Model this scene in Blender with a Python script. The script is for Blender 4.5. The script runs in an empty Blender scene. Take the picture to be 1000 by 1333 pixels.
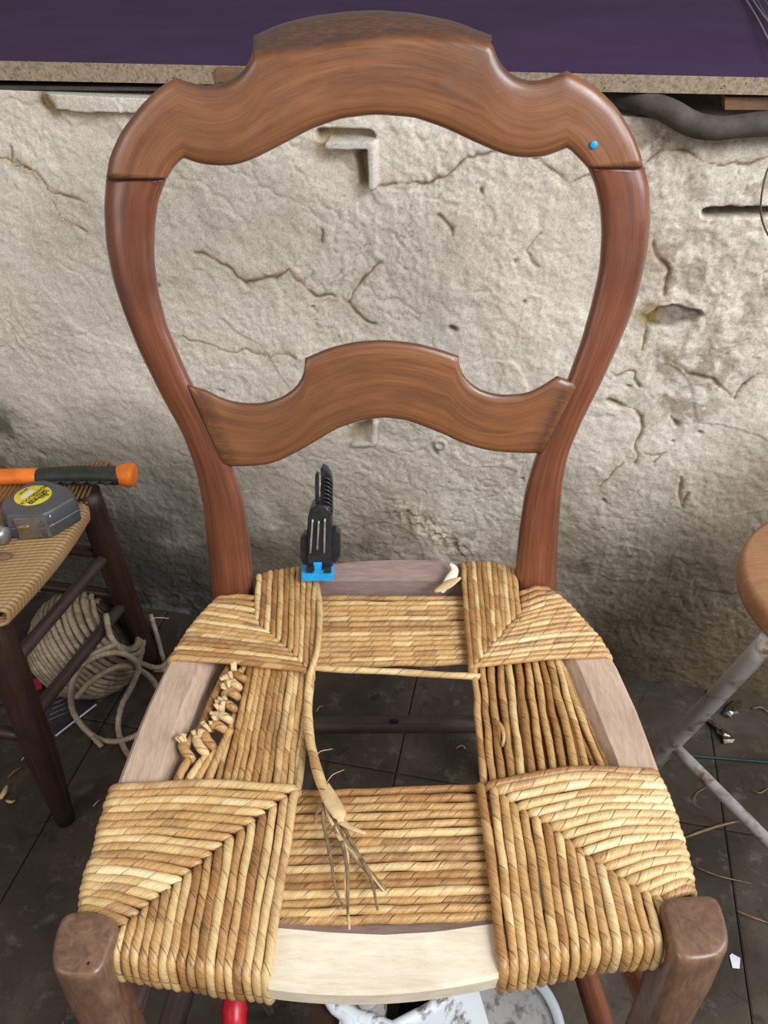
import bpy, math, random
import numpy as np
from mathutils import Vector
random.seed(7)
C = bpy.context.scene.collection
scn = bpy.context.scene
# ---------------------------------------------------------------- camera
F_PX, CX, CY, PITCH, CAMZ = 1060.0, 500.0, 666.5, math.radians(38), 1.005
cam = bpy.data.objects.new('camera', bpy.data.cameras.new('camera'))
C.objects.link(cam); scn.camera = cam
cam.data.sensor_fit = 'VERTICAL'; cam.data.sensor_height = 36.0
cam.data.lens = 36.0*F_PX/1333.0
cam.data.clip_start = 0.01
cam.location = (0, 0, CAMZ); cam.rotation_euler = (math.pi/2-PITCH, 0, 0)
# ---------------------------------------------------------------- world, lights, exposure
w = bpy.data.worlds.new('world'); scn.world = w; w.use_nodes = True
w.node_tree.nodes['Background'].inputs[0].default_value = (0.95, 0.95, 1.0, 1)
w.node_tree.nodes['Background'].inputs[1].default_value = 0.24
def area(name, loc, target, size, power, col, size_y=None):
    d = bpy.data.lights.new(name, 'AREA'); d.energy = power; d.color = col
    d.shape = 'RECTANGLE'; d.size = size; d.size_y = size_y or size
    o = bpy.data.objects.new(name, d); C.objects.link(o); o.location = loc
    o.rotation_euler = (Vector(target)-Vector(loc)).to_track_quat('-Z', 'Y').to_euler()
    return o
area('window_light', (1.15, -0.75, 2.0), (0.0, 0.5, 0.5), 0.9, 52, (0.97, 0.98, 1.0), 0.9)
area('side_window_light', (1.75, 0.15, 1.55), (0.0, 0.55, 0.65), 0.8, 20, (0.84, 0.92, 1.0), 1.0)
area('left_fill_light', (-1.7, -1.0, 1.7), (0.0, 0.6, 0.55), 1.0, 20, (1.0, 0.94, 0.86), 1.6)  # added warm fill from the left front, source unseen
scn.view_settings.view_transform = 'Standard'
scn.view_settings.look = 'None'
scn.view_settings.exposure = 0.0
scn.view_settings.gamma = 1.0
scn.view_settings.use_curve_mapping = False

# ---------------------------------------------------------------- geometry helpers
cp, sp = math.cos(PITCH), math.sin(PITCH)
def ray(px, py):
    u = (px-CX)/F_PX; v = (CY-py)/F_PX
    return Vector((u, cp+v*sp, -sp+v*cp))
CAM = Vector((0, 0, CAMZ))
def P(px, py, z):                       # point of a horizontal level
    r = ray(px, py); t = (z-CAMZ)/r.z
    return CAM+r*t
def onplane(px, py, pt, n, off=0.0):    # point of a tilted plane (pt, n) moved by off along -n
    r = ray(px, py); n = Vector(n).normalized(); pt = Vector(pt)-n*off
    t = (pt-CAM).dot(n)/r.dot(n)
    return CAM+r*t
def near(px, py, A, B):                 # point of segment line AB that lies under the ray
    r = ray(px, py); A = Vector(A); B = Vector(B); d = B-A
    w0 = CAM-A; a = r.dot(r); b = r.dot(d); c = d.dot(d); e = r.dot(w0); f = d.dot(w0)
    s = (a*f-b*e)/(a*c-b*b)
    return A+d*s
def lerp(a, b, t): return a+(b-a)*t
def poly(pts, t):                       # point of a polyline at 0..1 by arc length
    L = [0.0]
    for i in range(1, len(pts)): L.append(L[-1]+math.dist(pts[i], pts[i-1]))
    s = t*L[-1]
    for i in range(1, len(pts)):
        if s <= L[i]+1e-12:
            k = (s-L[i-1])/max(L[i]-L[i-1], 1e-9)
            return tuple(pts[i-1][j]+(pts[i][j]-pts[i-1][j])*k for j in range(len(pts[0])))
    return tuple(pts[-1])
def catmull(pts, ds):
    pts = [Vector(p) for p in pts]
    if len(pts) == 2:
        n = max(2, int((pts[1]-pts[0]).length/ds)+1)
        return [pts[0].lerp(pts[1], i/(n-1)) for i in range(n)]
    out = []
    e = [2*pts[0]-pts[1]]+pts+[2*pts[-1]-pts[-2]]
    for i in range(1, len(e)-2):
        p0, p1, p2, p3 = e[i-1:i+3]
        n = max(1, int(math.ceil((p2-p1).length/ds)))
        for k in range(n):
            t = k/n
            out.append(0.5*((2*p1)+(p2-p0)*t+(2*p0-5*p1+4*p2-p3)*t*t+(3*p1-p0-3*p2+p3)*t**3))
    out.append(pts[-1]); return out

class MB:
    def __init__(s): s.v = []; s.f = []; s.uv = []      # uv per face corner
    def add(s, v, f, uv=None):
        o = len(s.v); s.v += [tuple(p) for p in v]
        for k, q in enumerate(f):
            s.f.append(tuple(i+o for i in q))
            s.uv.append(uv[k] if uv else [(0, 0)]*len(q))
        return s
    def loft(s, rings, caps=True, closed=False):
        n = len(rings[0]); v = [p for r in rings for p in r]; f = []; uv = []
        u = [0.0]
        for i in range(1, len(rings)):
            a = sum((Vector(p) for p in rings[i]), Vector())/n; b = sum((Vector(p) for p in rings[i-1]), Vector())/n
            u.append(u[-1]+(a-b).length)
        m = len(rings) if closed else len(rings)-1
        for i in range(m):
            j = (i+1) % len(rings); uj = u[j] if j else u[-1]+0.01
            for k in range(n):
                l = (k+1) % n
                f.append((i*n+k, i*n+l, j*n+l, j*n+k))
                uv.append([(u[i], k/n), (u[i], (k+1)/n), (uj, (k+1)/n), (uj, k/n)])
        if caps and not closed:
            f.append(tuple(reversed(range(n)))); uv.append([(0, 0)]*n)
            f.append(tuple((len(rings)-1)*n+k for k in range(n))); uv.append([(u[-1], 0)]*n)
        return s.add(v, f, uv)
    def tube(s, pts, r, n=8, ds=0.004, pitch=None, amp=0.0, taper=None, flat=1.0, strands=0):
        c = catmull(pts, ds); rings = []
        t = (c[1]-c[0]).normalized(); a = Vector((0, 0, 1)) if abs(t.z) < .9 else Vector((1, 0, 0))
        nx = t.cross(a).normalized(); L = 0; tot = sum((c[i]-c[i-1]).length for i in range(1, len(c))) or 1
        for i, p in enumerate(c):
            if i: L += (c[i]-c[i-1]).length
            t = ((c[min(i+1, len(c)-1)])-(c[max(i-1, 0)]))
            t = t.normalized() if t.length > 1e-9 else Vector((0, 0, 1))
            nx = (nx-t*nx.dot(t)); nx = nx.normalized() if nx.length > 1e-6 else t.orthogonal().normalized()
            ny = t.cross(nx); rr = r if not taper else r*taper(L/tot)
            ring = []
            for k in range(n):
                an = 2*math.pi*k/n; q = rr
                if pitch:
                    ph = (L/pitch+k/n)
                    q = rr*(1+amp*(ph % 1.0-0.5)) if not strands else rr*(1+amp*abs(math.sin(math.pi*(L/pitch+strands*k/n))))
                ring.append(p+nx*math.cos(an)*q+ny*math.sin(an)*q*flat)
            rings.append(ring)
        return s.loft(rings)
    def box(s, c, d, rot=None, bev=0.0):
        c = Vector(c); h = Vector(d)/2; b = min(bev, min(h)*.9)
        v = []; f = []
        if b <= 0:
            v = [(x*h.x, y*h.y, z*h.z) for x in (-1, 1) for y in (-1, 1) for z in (-1, 1)]
            f = [(0, 1, 3, 2), (4, 6, 7, 5), (0, 4, 5, 1), (2, 3, 7, 6), (0, 2, 6, 4), (1, 5, 7, 3)]
        else:
            rings = []
            for z, ins in ((-h.z, b), (-h.z+b, 0), (h.z-b, 0), (h.z, b)):
                X, Y = h.x-ins, h.y-ins; q = b*.7
                rings.append([(X-q, -Y, z), (X, -Y+q, z), (X, Y-q, z), (X-q, Y, z), (-X+q, Y, z), (-X, Y-q, z), (-X, -Y+q, z), (-X+q, -Y, z)])
            t = MB().loft(rings); v = t.v; f = t.f
        v = [Vector(p) for p in v]
        if rot is not None: v = [rot @ p for p in v]
        return s.add([p+c for p in v], f)
    def sphere(s, c, r, n=8, m=6, sc=(1, 1, 1), rot=None):
        rings = []
        for i in range(m+1):
            a = math.pi*(i+.02)/(m+.04); q = []
            for k in range(n):
                b = 2*math.pi*k/n
                p = Vector((math.sin(a)*math.cos(b)*r*sc[0], math.sin(a)*math.sin(b)*r*sc[1], math.cos(a)*r*sc[2]))
                if rot is not None: p = rot @ p
                q.append(p+Vector(c))
            rings.append(q)
        return s.loft(rings)

def link(name, mb, mat, parent=None, smooth=True, angle=None):
    me = bpy.data.meshes.new(name)
    vs = mb.v
    off = Vector((0, 0, 0))
    if parent is None:
        a = np.array(vs); off = Vector(((a[:, 0].min()+a[:, 0].max())/2, (a[:, 1].min()+a[:, 1].max())/2, a[:, 2].min()))
        vs = [(p[0]-off.x, p[1]-off.y, p[2]-off.z) for p in vs]
    me.from_pydata(vs, [], mb.f)
    uvl = me.uv_layers.new(name='UVMap')
    uvl.data.foreach_set('uv', [c for q in mb.uv for p in q for c in p])
    if smooth:
        me.polygons.foreach_set('use_smooth', [True]*len(me.polygons))
        if angle: me.set_sharp_from_angle(angle=math.radians(angle))
    me.materials.append(mat)
    o = bpy.data.objects.new(name, me); C.objects.link(o)
    if parent is None: o.location = off
    else:
        o.parent = parent
        if parent.type == 'EMPTY' or parent.parent is None: o.location = -Vector(parent.location)
    return o
def thing(name, label, cat, loc, group=None):
    o = bpy.data.objects.new(name, None); C.objects.link(o); o.location = loc
    o.empty_display_size = .05
    o['label'] = label; o['category'] = cat
    if group: o['group'] = group
    return o
def tag(o, label, cat, group=None):
    o['label'] = label; o['category'] = cat
    if group: o['group'] = group
    return o

# ---------------------------------------------------------------- materials
class N:
    def __init__(s, name, rough=.5, spec=.5, metal=0):
        s.m = bpy.data.materials.new(name); s.m.use_nodes = True
        s.t = s.m.node_tree; s.b = s.t.nodes['Principled BSDF']
        s.b.inputs['Roughness'].default_value = rough
        s.b.inputs['Specular IOR Level'].default_value = spec
        s.b.inputs['Metallic'].default_value = metal
    def n(s, typ, **k):
        o = s.t.nodes.new(typ)
        for a, v in k.items():
            if hasattr(o, a): setattr(o, a, v)
        return o
    def l(s, a, b): s.t.links.new(a, b)
    def noise(s, vec, scale, detail=3, rough=.6, dist=0):
        o = s.n('ShaderNodeTexNoise'); o.inputs['Scale'].default_value = scale; o.inputs['Detail'].default_value = detail
        o.inputs['Roughness'].default_value = rough; o.inputs['Distortion'].default_value = dist
        if vec is not None: s.l(vec, o.inputs['Vector'])
        return o.outputs['Fac']
    def ramp(s, fac, stops):
        o = s.n('ShaderNodeValToRGB'); e = o.color_ramp.elements
        while len(e) < len(stops): e.new(.5)
        for q, (p, c) in zip(e, stops): q.position = p; q.color = (*c, 1) if len(c) == 3 else c
        s.l(fac, o.inputs[0]); return o.outputs[0]
    def mix(s, fac, a, b, mode='MIX'):
        o = s.n('ShaderNodeMixRGB', blend_type=mode)
        for i, x in ((0, fac), (1, a), (2, b)):
            if hasattr(x, 'links'): s.l(x, o.inputs[i])
            elif i == 0: o.inputs[0].default_value = x
            else: o.inputs[i].default_value = (*x, 1)
        return o.outputs[0]
    def math(s, op, a, b=0.0):
        o = s.n('ShaderNodeMath', operation=op)
        for i, x in ((0, a), (1, b)):
            if hasattr(x, 'links'): s.l(x, o.inputs[i])
            else: o.inputs[i].default_value = x
        return o.outputs[0]
    def coord(s, which='Object', scale=(1, 1, 1)):
        c = s.n('ShaderNodeTexCoord'); m = s.n('ShaderNodeMapping'); m.inputs['Scale'].default_value = scale
        s.l(c.outputs[which], m.inputs['Vector']); return m.outputs[0]
    def color(s, c):
        if hasattr(c, 'links'): s.l(c, s.b.inputs['Base Color'])
        else: s.b.inputs['Base Color'].default_value = (*c, 1)
    def bump(s, h, strength=.3, dist=.001):
        o = s.n('ShaderNodeBump'); o.inputs['Strength'].default_value = strength; o.inputs['Distance'].default_value = dist
        s.l(h, o.inputs['Height']); s.l(o.outputs[0], s.b.inputs['Normal'])
    def rough(s, fac): s.l(fac, s.b.inputs['Roughness'])

def m_plain(name, col, rough=.5, spec=.5, metal=0, var=.25, scale=60, bump=.15):
    k = N(name, rough, spec, metal); v = k.coord(); f = k.noise(v, scale, 4)
    k.color(k.ramp(f, [(.3, tuple(c*(1-var) for c in col)), (.7, tuple(min(1, c*(1+var)) for c in col))]))
    k.bump(f, bump, .0006); return k.m
def m_wood(name, dark, mid, light, rough=.35, spec=.5, sc=(14, 60, 60), coat=0.0, uvgrain=True):
    k = N(name, rough, spec)
    v = k.coord('UV', (2.2, 5.5, 1)) if uvgrain else k.coord('Object', sc)
    f = k.noise(v, 3.2, 6, .62, 1.2); g = k.noise(k.coord('UV', (12, 60, 1)) if uvgrain else k.coord('Object', tuple(x*4 for x in sc)), 3, 4, .7)
    c = k.ramp(f, [(.20, dark), (.5, mid), (.82, light)])
    c = k.mix(.18, c, k.ramp(g, [(.3, tuple(x*.5 for x in dark)), (.7, light)]))
    big = k.noise(k.coord('Object'), 9, 3); c = k.mix(k.ramp(big, [(.42, (.0,)*3), (.75, (.55,)*3)]), c, tuple(x*.7 for x in dark))
    speck = k.noise(k.coord('Object'), 220, 2); c = k.mix(k.ramp(speck, [(.80, (0,)*3), (.83, (.6,)*3)]), c, (.6, .5, .42))
    k.color(c); k.bump(g, .12, .0005)
    k.rough(k.ramp(k.noise(k.coord('Object'), 35, 4), [(.3, (rough*.8,)*3), (.75, (min(1, rough*1.5),)*3)]))
    k.b.inputs['Coat Weight'].default_value = coat; k.b.inputs['Coat Roughness'].default_value = .25
    return k.m
def m_rush(name, pale, mid, brown, pitch=.019):
    k = N(name, .36, .5)
    uv = k.n('ShaderNodeUVMap'); sep = k.n('ShaderNodeSeparateXYZ'); k.l(uv.outputs[0], sep.inputs[0])
    oi = k.n('ShaderNodeObjectInfo'); rnd = oi.outputs['Random']
    tw = k.math('ADD', k.math('DIVIDE', sep.outputs[0], pitch), sep.outputs[1])
    idn = k.math('FLOOR', tw); fr = k.math('FRACT', tw)
    wn = k.n('ShaderNodeTexWhiteNoise', noise_dimensions='2D')
    cmb = k.n('ShaderNodeCombineXYZ'); k.l(idn, cmb.inputs[0]); k.l(k.math('MULTIPLY', rnd, 91.7), cmb.inputs[1]); k.l(cmb.outputs[0], wn.inputs['Vector'])
    c3 = k.n('ShaderNodeCombineXYZ'); k.l(k.math('MULTIPLY', sep.outputs[0], 26), c3.inputs[0]); k.l(k.math('MULTIPLY', sep.outputs[1], 1.2), c3.inputs[1]); k.l(k.math('MULTIPLY', rnd, 57.3), c3.inputs[2])
    slow = k.noise(c3.outputs[0], 1.0, 4, .6)
    c4 = k.n('ShaderNodeCombineXYZ'); k.l(k.math('MULTIPLY', sep.outputs[0], 90), c4.inputs[0]); k.l(k.math('MULTIPLY', tw, 10), c4.inputs[1]); k.l(k.math('MULTIPLY', rnd, 33), c4.inputs[2])
    fib = k.noise(c4.outputs[0], 1.6, 4, .7)
    t = k.math('ADD', k.math('MULTIPLY', wn.outputs['Value'], .30), k.math('ADD', k.math('MULTIPLY', rnd, .34), k.math('MULTIPLY', slow, .42)))
    c = k.ramp(t, [(.24, brown), (.42, mid), (.58, mid), (.76, pale)])
    c = k.mix(.38, c, k.ramp(fib, [(.36, brown), (.62, pale)]))
    edge = k.ramp(fr, [(0.0, (0,)*3), (.055, (1,)*3), (1.0, (1,)*3)])
    vis = k.ramp(k.noise(c3.outputs[0], 3.1, 2), [(.40, (1,)*3), (.62, (.15,)*3)]); edge = k.math('MAXIMUM', edge, k.math('MULTIPLY', k.math('SUBTRACT', 1.0, vis), .85))
    c = k.mix(edge, tuple(x*.22 for x in brown), c)
    k.color(c)
    k.bump(k.math('ADD', k.math('MULTIPLY', edge, .6), k.math('MULTIPLY', fib, .35)),   .7, .0012)
    return k.m
WOOD = m_wood('walnut', (.10, .036, .014), (.235, .090, .034), (.37, .160, .068), .34, .5, coat=.35)
WOOD_CREST = WOOD.copy(); WOOD_CREST.name = 'walnut_grime_shade'  # walnut darkened by a vertex mask of grime and painted shade
_t = WOOD_CREST.node_tree; _b = _t.nodes['Principled BSDF']; _src = _b.inputs['Base Color'].links[0].from_socket
_a = _t.nodes.new('ShaderNodeVertexColor'); _a.layer_name = 'grime_shade'; _m = _t.nodes.new('ShaderNodeMixRGB'); _n = _t.nodes.new('ShaderNodeTexNoise'); _n.inputs['Scale'].default_value = 60; _n.inputs['Detail'].default_value = 5
_c = _t.nodes.new('ShaderNodeMath'); _c.operation = 'MULTIPLY'; _d = _t.nodes.new('ShaderNodeMath'); _d.operation = 'MULTIPLY'; _d.inputs[1].default_value = 1.7; _d.use_clamp = True
_t.links.new(_n.outputs['Fac'], _d.inputs[0]); _t.links.new(_a.outputs[0], _c.inputs[0]); _t.links.new(_d.outputs[0], _c.inputs[1])
_t.links.new(_c.outputs[0], _m.inputs[0]); _t.links.new(_src, _m.inputs[1]); _m.inputs[2].default_value = (.050, .026, .016, 1); _t.links.new(_m.outputs[0], _b.inputs['Base Color'])
WOOD_RED = m_wood('reddish_walnut', (.075, .022, .010), (.19, .058, .026), (.31, .110, .050), .30, .5, coat=.4)
WOOD_POST = m_wood('worn_walnut', (.085, .042, .024), (.19, .10, .058), (.32, .19, .12), .38, .5, coat=.2, uvgrain=False, sc=(30, 30, 8))
WOOD_DARK = m_wood('dark_stained_wood', (.020, .009, .006), (.042, .019, .013), (.08, .040, .026), .42, .4)
WOOD_RUNG = m_wood('greyed_dark_wood', (.025, .015, .013), (.058, .036, .031), (.12, .08, .065), .45, .4)
BARE = m_wood('bare_sanded_wood', (.36, .235, .165), (.54, .385, .285), (.66, .50, .39), .7, .2, uvgrain=False, sc=(60, 9, 60))
BARE_GREY = m_wood('bare_greyish_wood', (.20, .14, .12), (.33, .23, .195), (.44, .33, .29), .7, .2, uvgrain=False, sc=(9, 60, 60))
PALE = m_wood('pale_planed_wood', (.66, .55, .39), (.82, .72, .55), (.90, .82, .66), .65, .25, uvgrain=False, sc=(7, 40, 40))
OLDWOOD = m_wood('aged_wood', (.12, .06, .035), (.24, .13, .075), (.36, .22, .14), .7, .2, uvgrain=False, sc=(9, 50, 50))
RUSH = m_rush('golden_rush', (.84, .60, .28), (.50, .27, .085), (.19, .068, .018))
RUSH_B = m_rush('brown_rush', (.62, .38, .15), (.34, .155, .045), (.12, .042, .012))
RUSH_P = m_rush('pale_rush', (.90, .74, .42), (.66, .44, .18), (.34, .15, .045))
RUSH_OLD = m_rush('old_straw', (.50, .35, .17), (.38, .23, .09), (.22, .11, .045), .009)
ROPE = m_rush('grey_paper_rope', (.56, .46, .33), (.40, .31, .20), (.20, .14, .085), .007)
FIBRE = m_plain('dried_fibre', (.22, .15, .08), .6, .3, var=.5, scale=140)
LEAF = m_plain('pale_rush_skin', (.62, .44, .23), .5, .4, var=.3, scale=60)
WHITELEAF = m_plain('white_rush_skin', (.85, .78, .66), .5, .4, var=.1, scale=60)
BLACK = m_plain('black_plastic', (.018, .019, .021), .32, .5, var=.5, scale=150, bump=.3)
BLUE = m_plain('blue_plastic', (.012, .34, .72), .42, .5, var=.18, scale=90)
GREYM = m_plain('worn_grey_metal', (.36, .35, .32), .35, .5, .5, var=.35, scale=120)
ORANGE = m_plain('orange_rubber', (.85, .20, .015), .45, .45, var=.18, scale=40)
DARKR = m_plain('dark_green_rubber', (.030, .034, .026), .55, .4, var=.35, scale=60)
GREYP = m_plain('grey_plastic', (.085, .085, .088), .38, .5, var=.15, scale=50)
CHROME = m_plain('chrome_shell', (.40, .40, .41), .22, .5, .8, var=.2, scale=40)
BRASS = m_plain('brassy_metal', (.42, .33, .14), .3, .5, .8, var=.2, scale=70)
YELLOW = m_plain('yellow_label', (.72, .60, .05), .5, .4, var=.12, scale=120)
PAPERW = m_plain('white_paper', (.75, .77, .82), .7, .2, var=.05)
INK = m_plain('black_print', (.015, .014, .012), .6, .3, var=.05)
LEAFLET = m_plain('dark_leaflet_print', (.035, .034, .04), .45, .4, var=.4, scale=25)
RED = m_plain('red_plastic', (.55, .01, .02), .35, .5, var=.12)
GREEN = m_plain('green_cord', (.015, .05, .04), .5, .3)
PIPE = m_plain('dusty_grey_lagging', (.085, .072, .058), .75, .2, var=.35, scale=50, bump=.5)
WIRE = m_plain('brown_wire', (.10, .07, .05), .5, .4)
WIREP = m_plain('pale_wire', (.30, .26, .25), .5, .4)
STOOLW = m_wood('orange_beech', (.26, .12, .05), (.37, .18, .085), (.46, .25, .13), .5, .4, uvgrain=False, sc=(8, 30, 30))
FOIL = m_plain('silver_foil', (.60, .58, .53), .18, .5, 1.0, var=.3, scale=60)
def m_chipped(name, paint, under, lo=.52, hi=.60, scale=26):
    k = N(name, .45, .4); f = k.noise(k.coord(), scale, 6, .65, .4)
    k.color(k.mix(k.ramp(f, [(lo, (0,)*3), (hi, (1,)*3)]), paint, under)); k.bump(f, .3, .0008); return k.m
WHITEP = m_chipped('chipped_white_paint', (.70, .75, .80), (.17, .14, .12), .60, .66, 30)
LEGP = m_chipped('worn_white_stool_paint', (.36, .33, .31), (.14, .085, .045), .49, .64, 40)
RUBBLE = m_chipped('rough_grey_paint', (.34, .33, .32), (.14, .12, .11), .5, .62, 60)
def m_purple():
    k = N('purple_laminate', .6, .12); f = k.noise(k.coord(), 7, 5)
    c = k.ramp(f, [(.3, (.046, .020, .062)), (.7, (.062, .031, .080))])
    s = k.noise(k.coord('Object', (3, 1, 1)), 120, 2); c = k.mix(k.ramp(s, [(.80, (0,)*3), (.84, (.6,)*3)]), c, (.4, .36, .42))
    k.color(c); k.bump(k.noise(k.coord(), 400, 2), .08, .0003); return k.m
PURPLE = m_purple()
def m_chip():
    k = N('raw_chipboard', .8, .2); v = k.coord()
    c = k.ramp(k.noise(v, 260, 3, .7), [(.30, (.19, .14, .09)), (.5, (.32, .25, .17)), (.7, (.42, .34, .25))])
    s = k.noise(v, 330, 1); c = k.mix(k.ramp(s, [(.27, (1,)*3), (.31, (0,)*3)]), c, (.06, .045, .035))
    k.color(c); k.bump(k.noise(v, 300, 3), .4, .0008); return k.m
CHIP = m_chip()
def m_tile():
    k = N('worn_dark_floor_tile', .72, .2); v = k.coord(); g = k.n('ShaderNodeNewGeometry').outputs['Position']
    c = k.ramp(k.noise(g, 6, 6, .65, .6), [(.30, (.033, .025, .018)), (.52, (.064, .049, .036)), (.72, (.112, .090, .068))])
    c = k.mix(k.ramp(k.noise(g, 30, 6, .7), [(.56, (0,)*3), (.70, (.6,)*3)]), c, (.15, .135, .12))
    c = k.mix(k.ramp(k.noise(g, 150, 3), [(.72, (0,)*3), (.76, (.8,)*3)]), c, (.24, .21, .18))
    c = k.mix(k.ramp(k.noise(g, 14, 4, .6, 1.5), [(.60, (0,)*3), (.68, (.55,)*3)]), c, (.020, .017, .015))
    k.color(c); k.bump(k.noise(g, 90, 5, .7), .35, .0015); return k.m
TILE = m_tile()
JOINT = m_plain('floor_joint_dirt', (.040, .033, .026), .95, .1, var=.4)
def m_plaster():
    k = N('old_limewashed_plaster', .88, .15); g = k.n('ShaderNodeNewGeometry').outputs['Position']
    a = k.n('ShaderNodeVertexColor'); a.layer_name = 'tint'
    f = k.noise(g, 130, 6, .7); h = k.noise(g, 420, 3, .7)
    c = k.mix(k.ramp(f, [(.3, (.22,)*3), (.55, (0,)*3)]), a.outputs[0], (.45, .38, .30), 'MULTIPLY')
    c = k.mix(1.0, c, k.ramp(h, [(.3, (.70, .66, .60)), (.55, (1, 1, 1))]), 'MULTIPLY')
    c = k.mix(k.ramp(k.noise(g, 75, 5, .75, .8), [(.66, (0,)*3), (.74, (.35,)*3)]), c, (.17, .13, .085))
    k.color(c); k.bump(k.math('ADD', f, k.math('MULTIPLY', h, .4)), .55, .0010); return k.m
PLASTER = m_plaster()
PLASTER_PLAIN = m_plain('cream_plaster', (.55, .50, .42), .9, .1, var=.1, scale=12)

# ================================================================ SETTING
WA, WB = .9365, -.193                                  # wall line y = WA + WB x
wd = Vector((1, WB, 0)).normalized(); wn = Vector((wd.y, -wd.x, 0))   # normal towards the camera
wn = wn if wn.y < 0 else -wn
W0 = Vector((0, WA, 0))
def wall_sz(px, py):
    p = onplane(px, py, W0, wn); return ((p-W0).dot(wd), p.z)
def wall_pt(s, z, off=0): return W0+wd*s+Vector((0, 0, z))+wn*off
rng = np.random.RandomState(3)
def vnoise(X, Y, f, seed):
    r = np.random.RandomState(seed); T = r.rand(64, 64); x = X*f+100; y = Y*f+100
    i = np.floor(x).astype(int); j = np.floor(y).astype(int); a = x-i; b = y-j
    a = a*a*(3-2*a); b = b*b*(3-2*b); i0 = i % 64; i1 = (i+1) % 64; j0 = j % 64; j1 = (j+1) % 64
    return (T[i0, j0]*(1-a)+T[i1, j0]*a)*(1-b)+(T[i0, j1]*(1-a)+T[i1, j1]*a)*b
def fbm(X, Y, f, seed, o=5, g=.5):
    s = 0; a = 1; t = 0
    for k in range(o): s = s+a*vnoise(X, Y, f*2**k, seed+k); t += a; a *= g
    return s/t
S0, S1, Z1 = -.62, .80, .815
ns, nz = 860, 500
ss = np.linspace(S0, S1, ns); zz = np.linspace(-.01, Z1, nz)
SS, ZZ = np.meshgrid(ss, zz)
wx = SS+(fbm(SS, ZZ, 30, 11, 3)-.5)*.022; wz = ZZ+(fbm(SS, ZZ, 30, 21, 3)-.5)*.022
def dpoly(px_pts, X=None, Y=None):
    X = wx if X is None else X; Y = wz if Y is None else Y
    pts = [wall_sz(*p) for p in px_pts]; D = np.full(X.shape, 9.)
    for (a, b), (c, d) in zip(pts[:-1], pts[1:]):
        vx, vy = c-a, d-b; L = vx*vx+vy*vy+1e-12
        t = np.clip(((X-a)*vx+(Y-b)*vy)/L, 0, 1)
        D = np.minimum(D, np.hypot(X-a-t*vx, Y-b-t*vy))
    return D
H = (fbm(wx, wz, 130, 231, 3, .65)-.5)*.0030*np.clip(fbm(SS, ZZ, 12, 233, 2)*2-.5, .15, 1)+(fbm(SS, ZZ, 4, 1, 3)-.5)*.016+(fbm(SS, ZZ, 26, 31, 5, .6)-.5)*.0050
rid = np.abs(fbm(wx, wz, 9, 41, 4)-.5); H -= np.exp(-(rid/.008)**2)*.0012*(fbm(SS, ZZ, 4, 51, 2) > .5)
pl = fbm(wx, wz, 7, 61, 3); H += np.clip((pl-.54)*60, 0, 1)*.0013*(fbm(SS, ZZ, 5, 63, 2) > .48)          # thicker skim patches with edges
pl2 = fbm(wx, wz, 11, 67, 3); H += np.clip((pl2-.57)*40, 0, 1)*.0009+(fbm(SS, ZZ, 90, 35, 3, .65)-.5)*.0022
base = np.array([.80, .74, .645]); COL = np.ones(SS.shape+(3,))*base
def blend(mask, col):
    global COL
    m = np.clip(mask, 0, 1)[..., None]; COL = COL*(1-m)+np.array(col)*m
blend((fbm(SS, ZZ, 6, 71, 4)-.45)*1.8, (.70, .61, .49))
blend((fbm(SS, ZZ, 9, 76, 4)-.48)*2.2, (.86, .80, .70))
# brownish damp and painted-in shade at the wall foot and to the right
pxz = lambda py, px=500: wall_sz(px, py)[1]
n1 = fbm(SS, ZZ, 8, 81, 5)-.5
blend(np.clip((.50-ZZ+n1*.3)/.40, 0, 1)*.35, (.50, .43, .33))
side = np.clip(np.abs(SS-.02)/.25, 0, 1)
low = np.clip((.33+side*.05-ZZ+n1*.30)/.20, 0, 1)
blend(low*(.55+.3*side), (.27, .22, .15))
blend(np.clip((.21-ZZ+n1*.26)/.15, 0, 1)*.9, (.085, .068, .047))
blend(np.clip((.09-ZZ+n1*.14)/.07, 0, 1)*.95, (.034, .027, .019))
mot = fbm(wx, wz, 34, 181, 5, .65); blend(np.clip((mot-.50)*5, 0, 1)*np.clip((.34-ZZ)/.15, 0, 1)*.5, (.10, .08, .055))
r2 = np.abs(fbm(wx, wz, 13, 191, 5, .6)-.5); fm = np.clip((fbm(SS, ZZ, 7, 195, 3)-.50)*9, 0, 1)
blend(np.exp(-(r2/.0045)**2)*fm*.55, (.30, .235, .16)); H -= np.exp(-(r2/.006)**2)*fm*.0012
rt = np.clip((SS-.30)/.18, 0, 1)*np.clip((.50-ZZ+n1*.2)/.12, 0, 1); blend(rt*.7, (.20, .155, .095))  # lower right: dirt darkened further to paint in a cast shadow
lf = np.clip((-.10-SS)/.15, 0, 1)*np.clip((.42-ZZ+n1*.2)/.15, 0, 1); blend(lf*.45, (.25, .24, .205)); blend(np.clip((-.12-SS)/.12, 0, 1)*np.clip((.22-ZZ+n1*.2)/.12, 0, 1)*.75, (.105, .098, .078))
lf2 = np.exp(-(dpoly([(0, 560), (25, 600), (40, 640)])/.05)**2)*np.clip((fbm(wx, wz, 22, 91, 4)-.42)*7, 0, 1); blend(lf2*.85, (.10, .10, .075))
blend(np.exp(-(dpoly([(225, 705), (262, 695)])/.022)**2)*np.clip((fbm(wx, wz, 22, 95, 4)-.3)*6, 0, 1)*.8, (.42, .39, .31))
blend(np.exp(-(dpoly([(190, 790), (240, 800)])/.05)**2)*np.clip((fbm(wx, wz, 40, 95, 4)-.45)*6, 0, 1)*.7, (.30, .31, .30))
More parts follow.
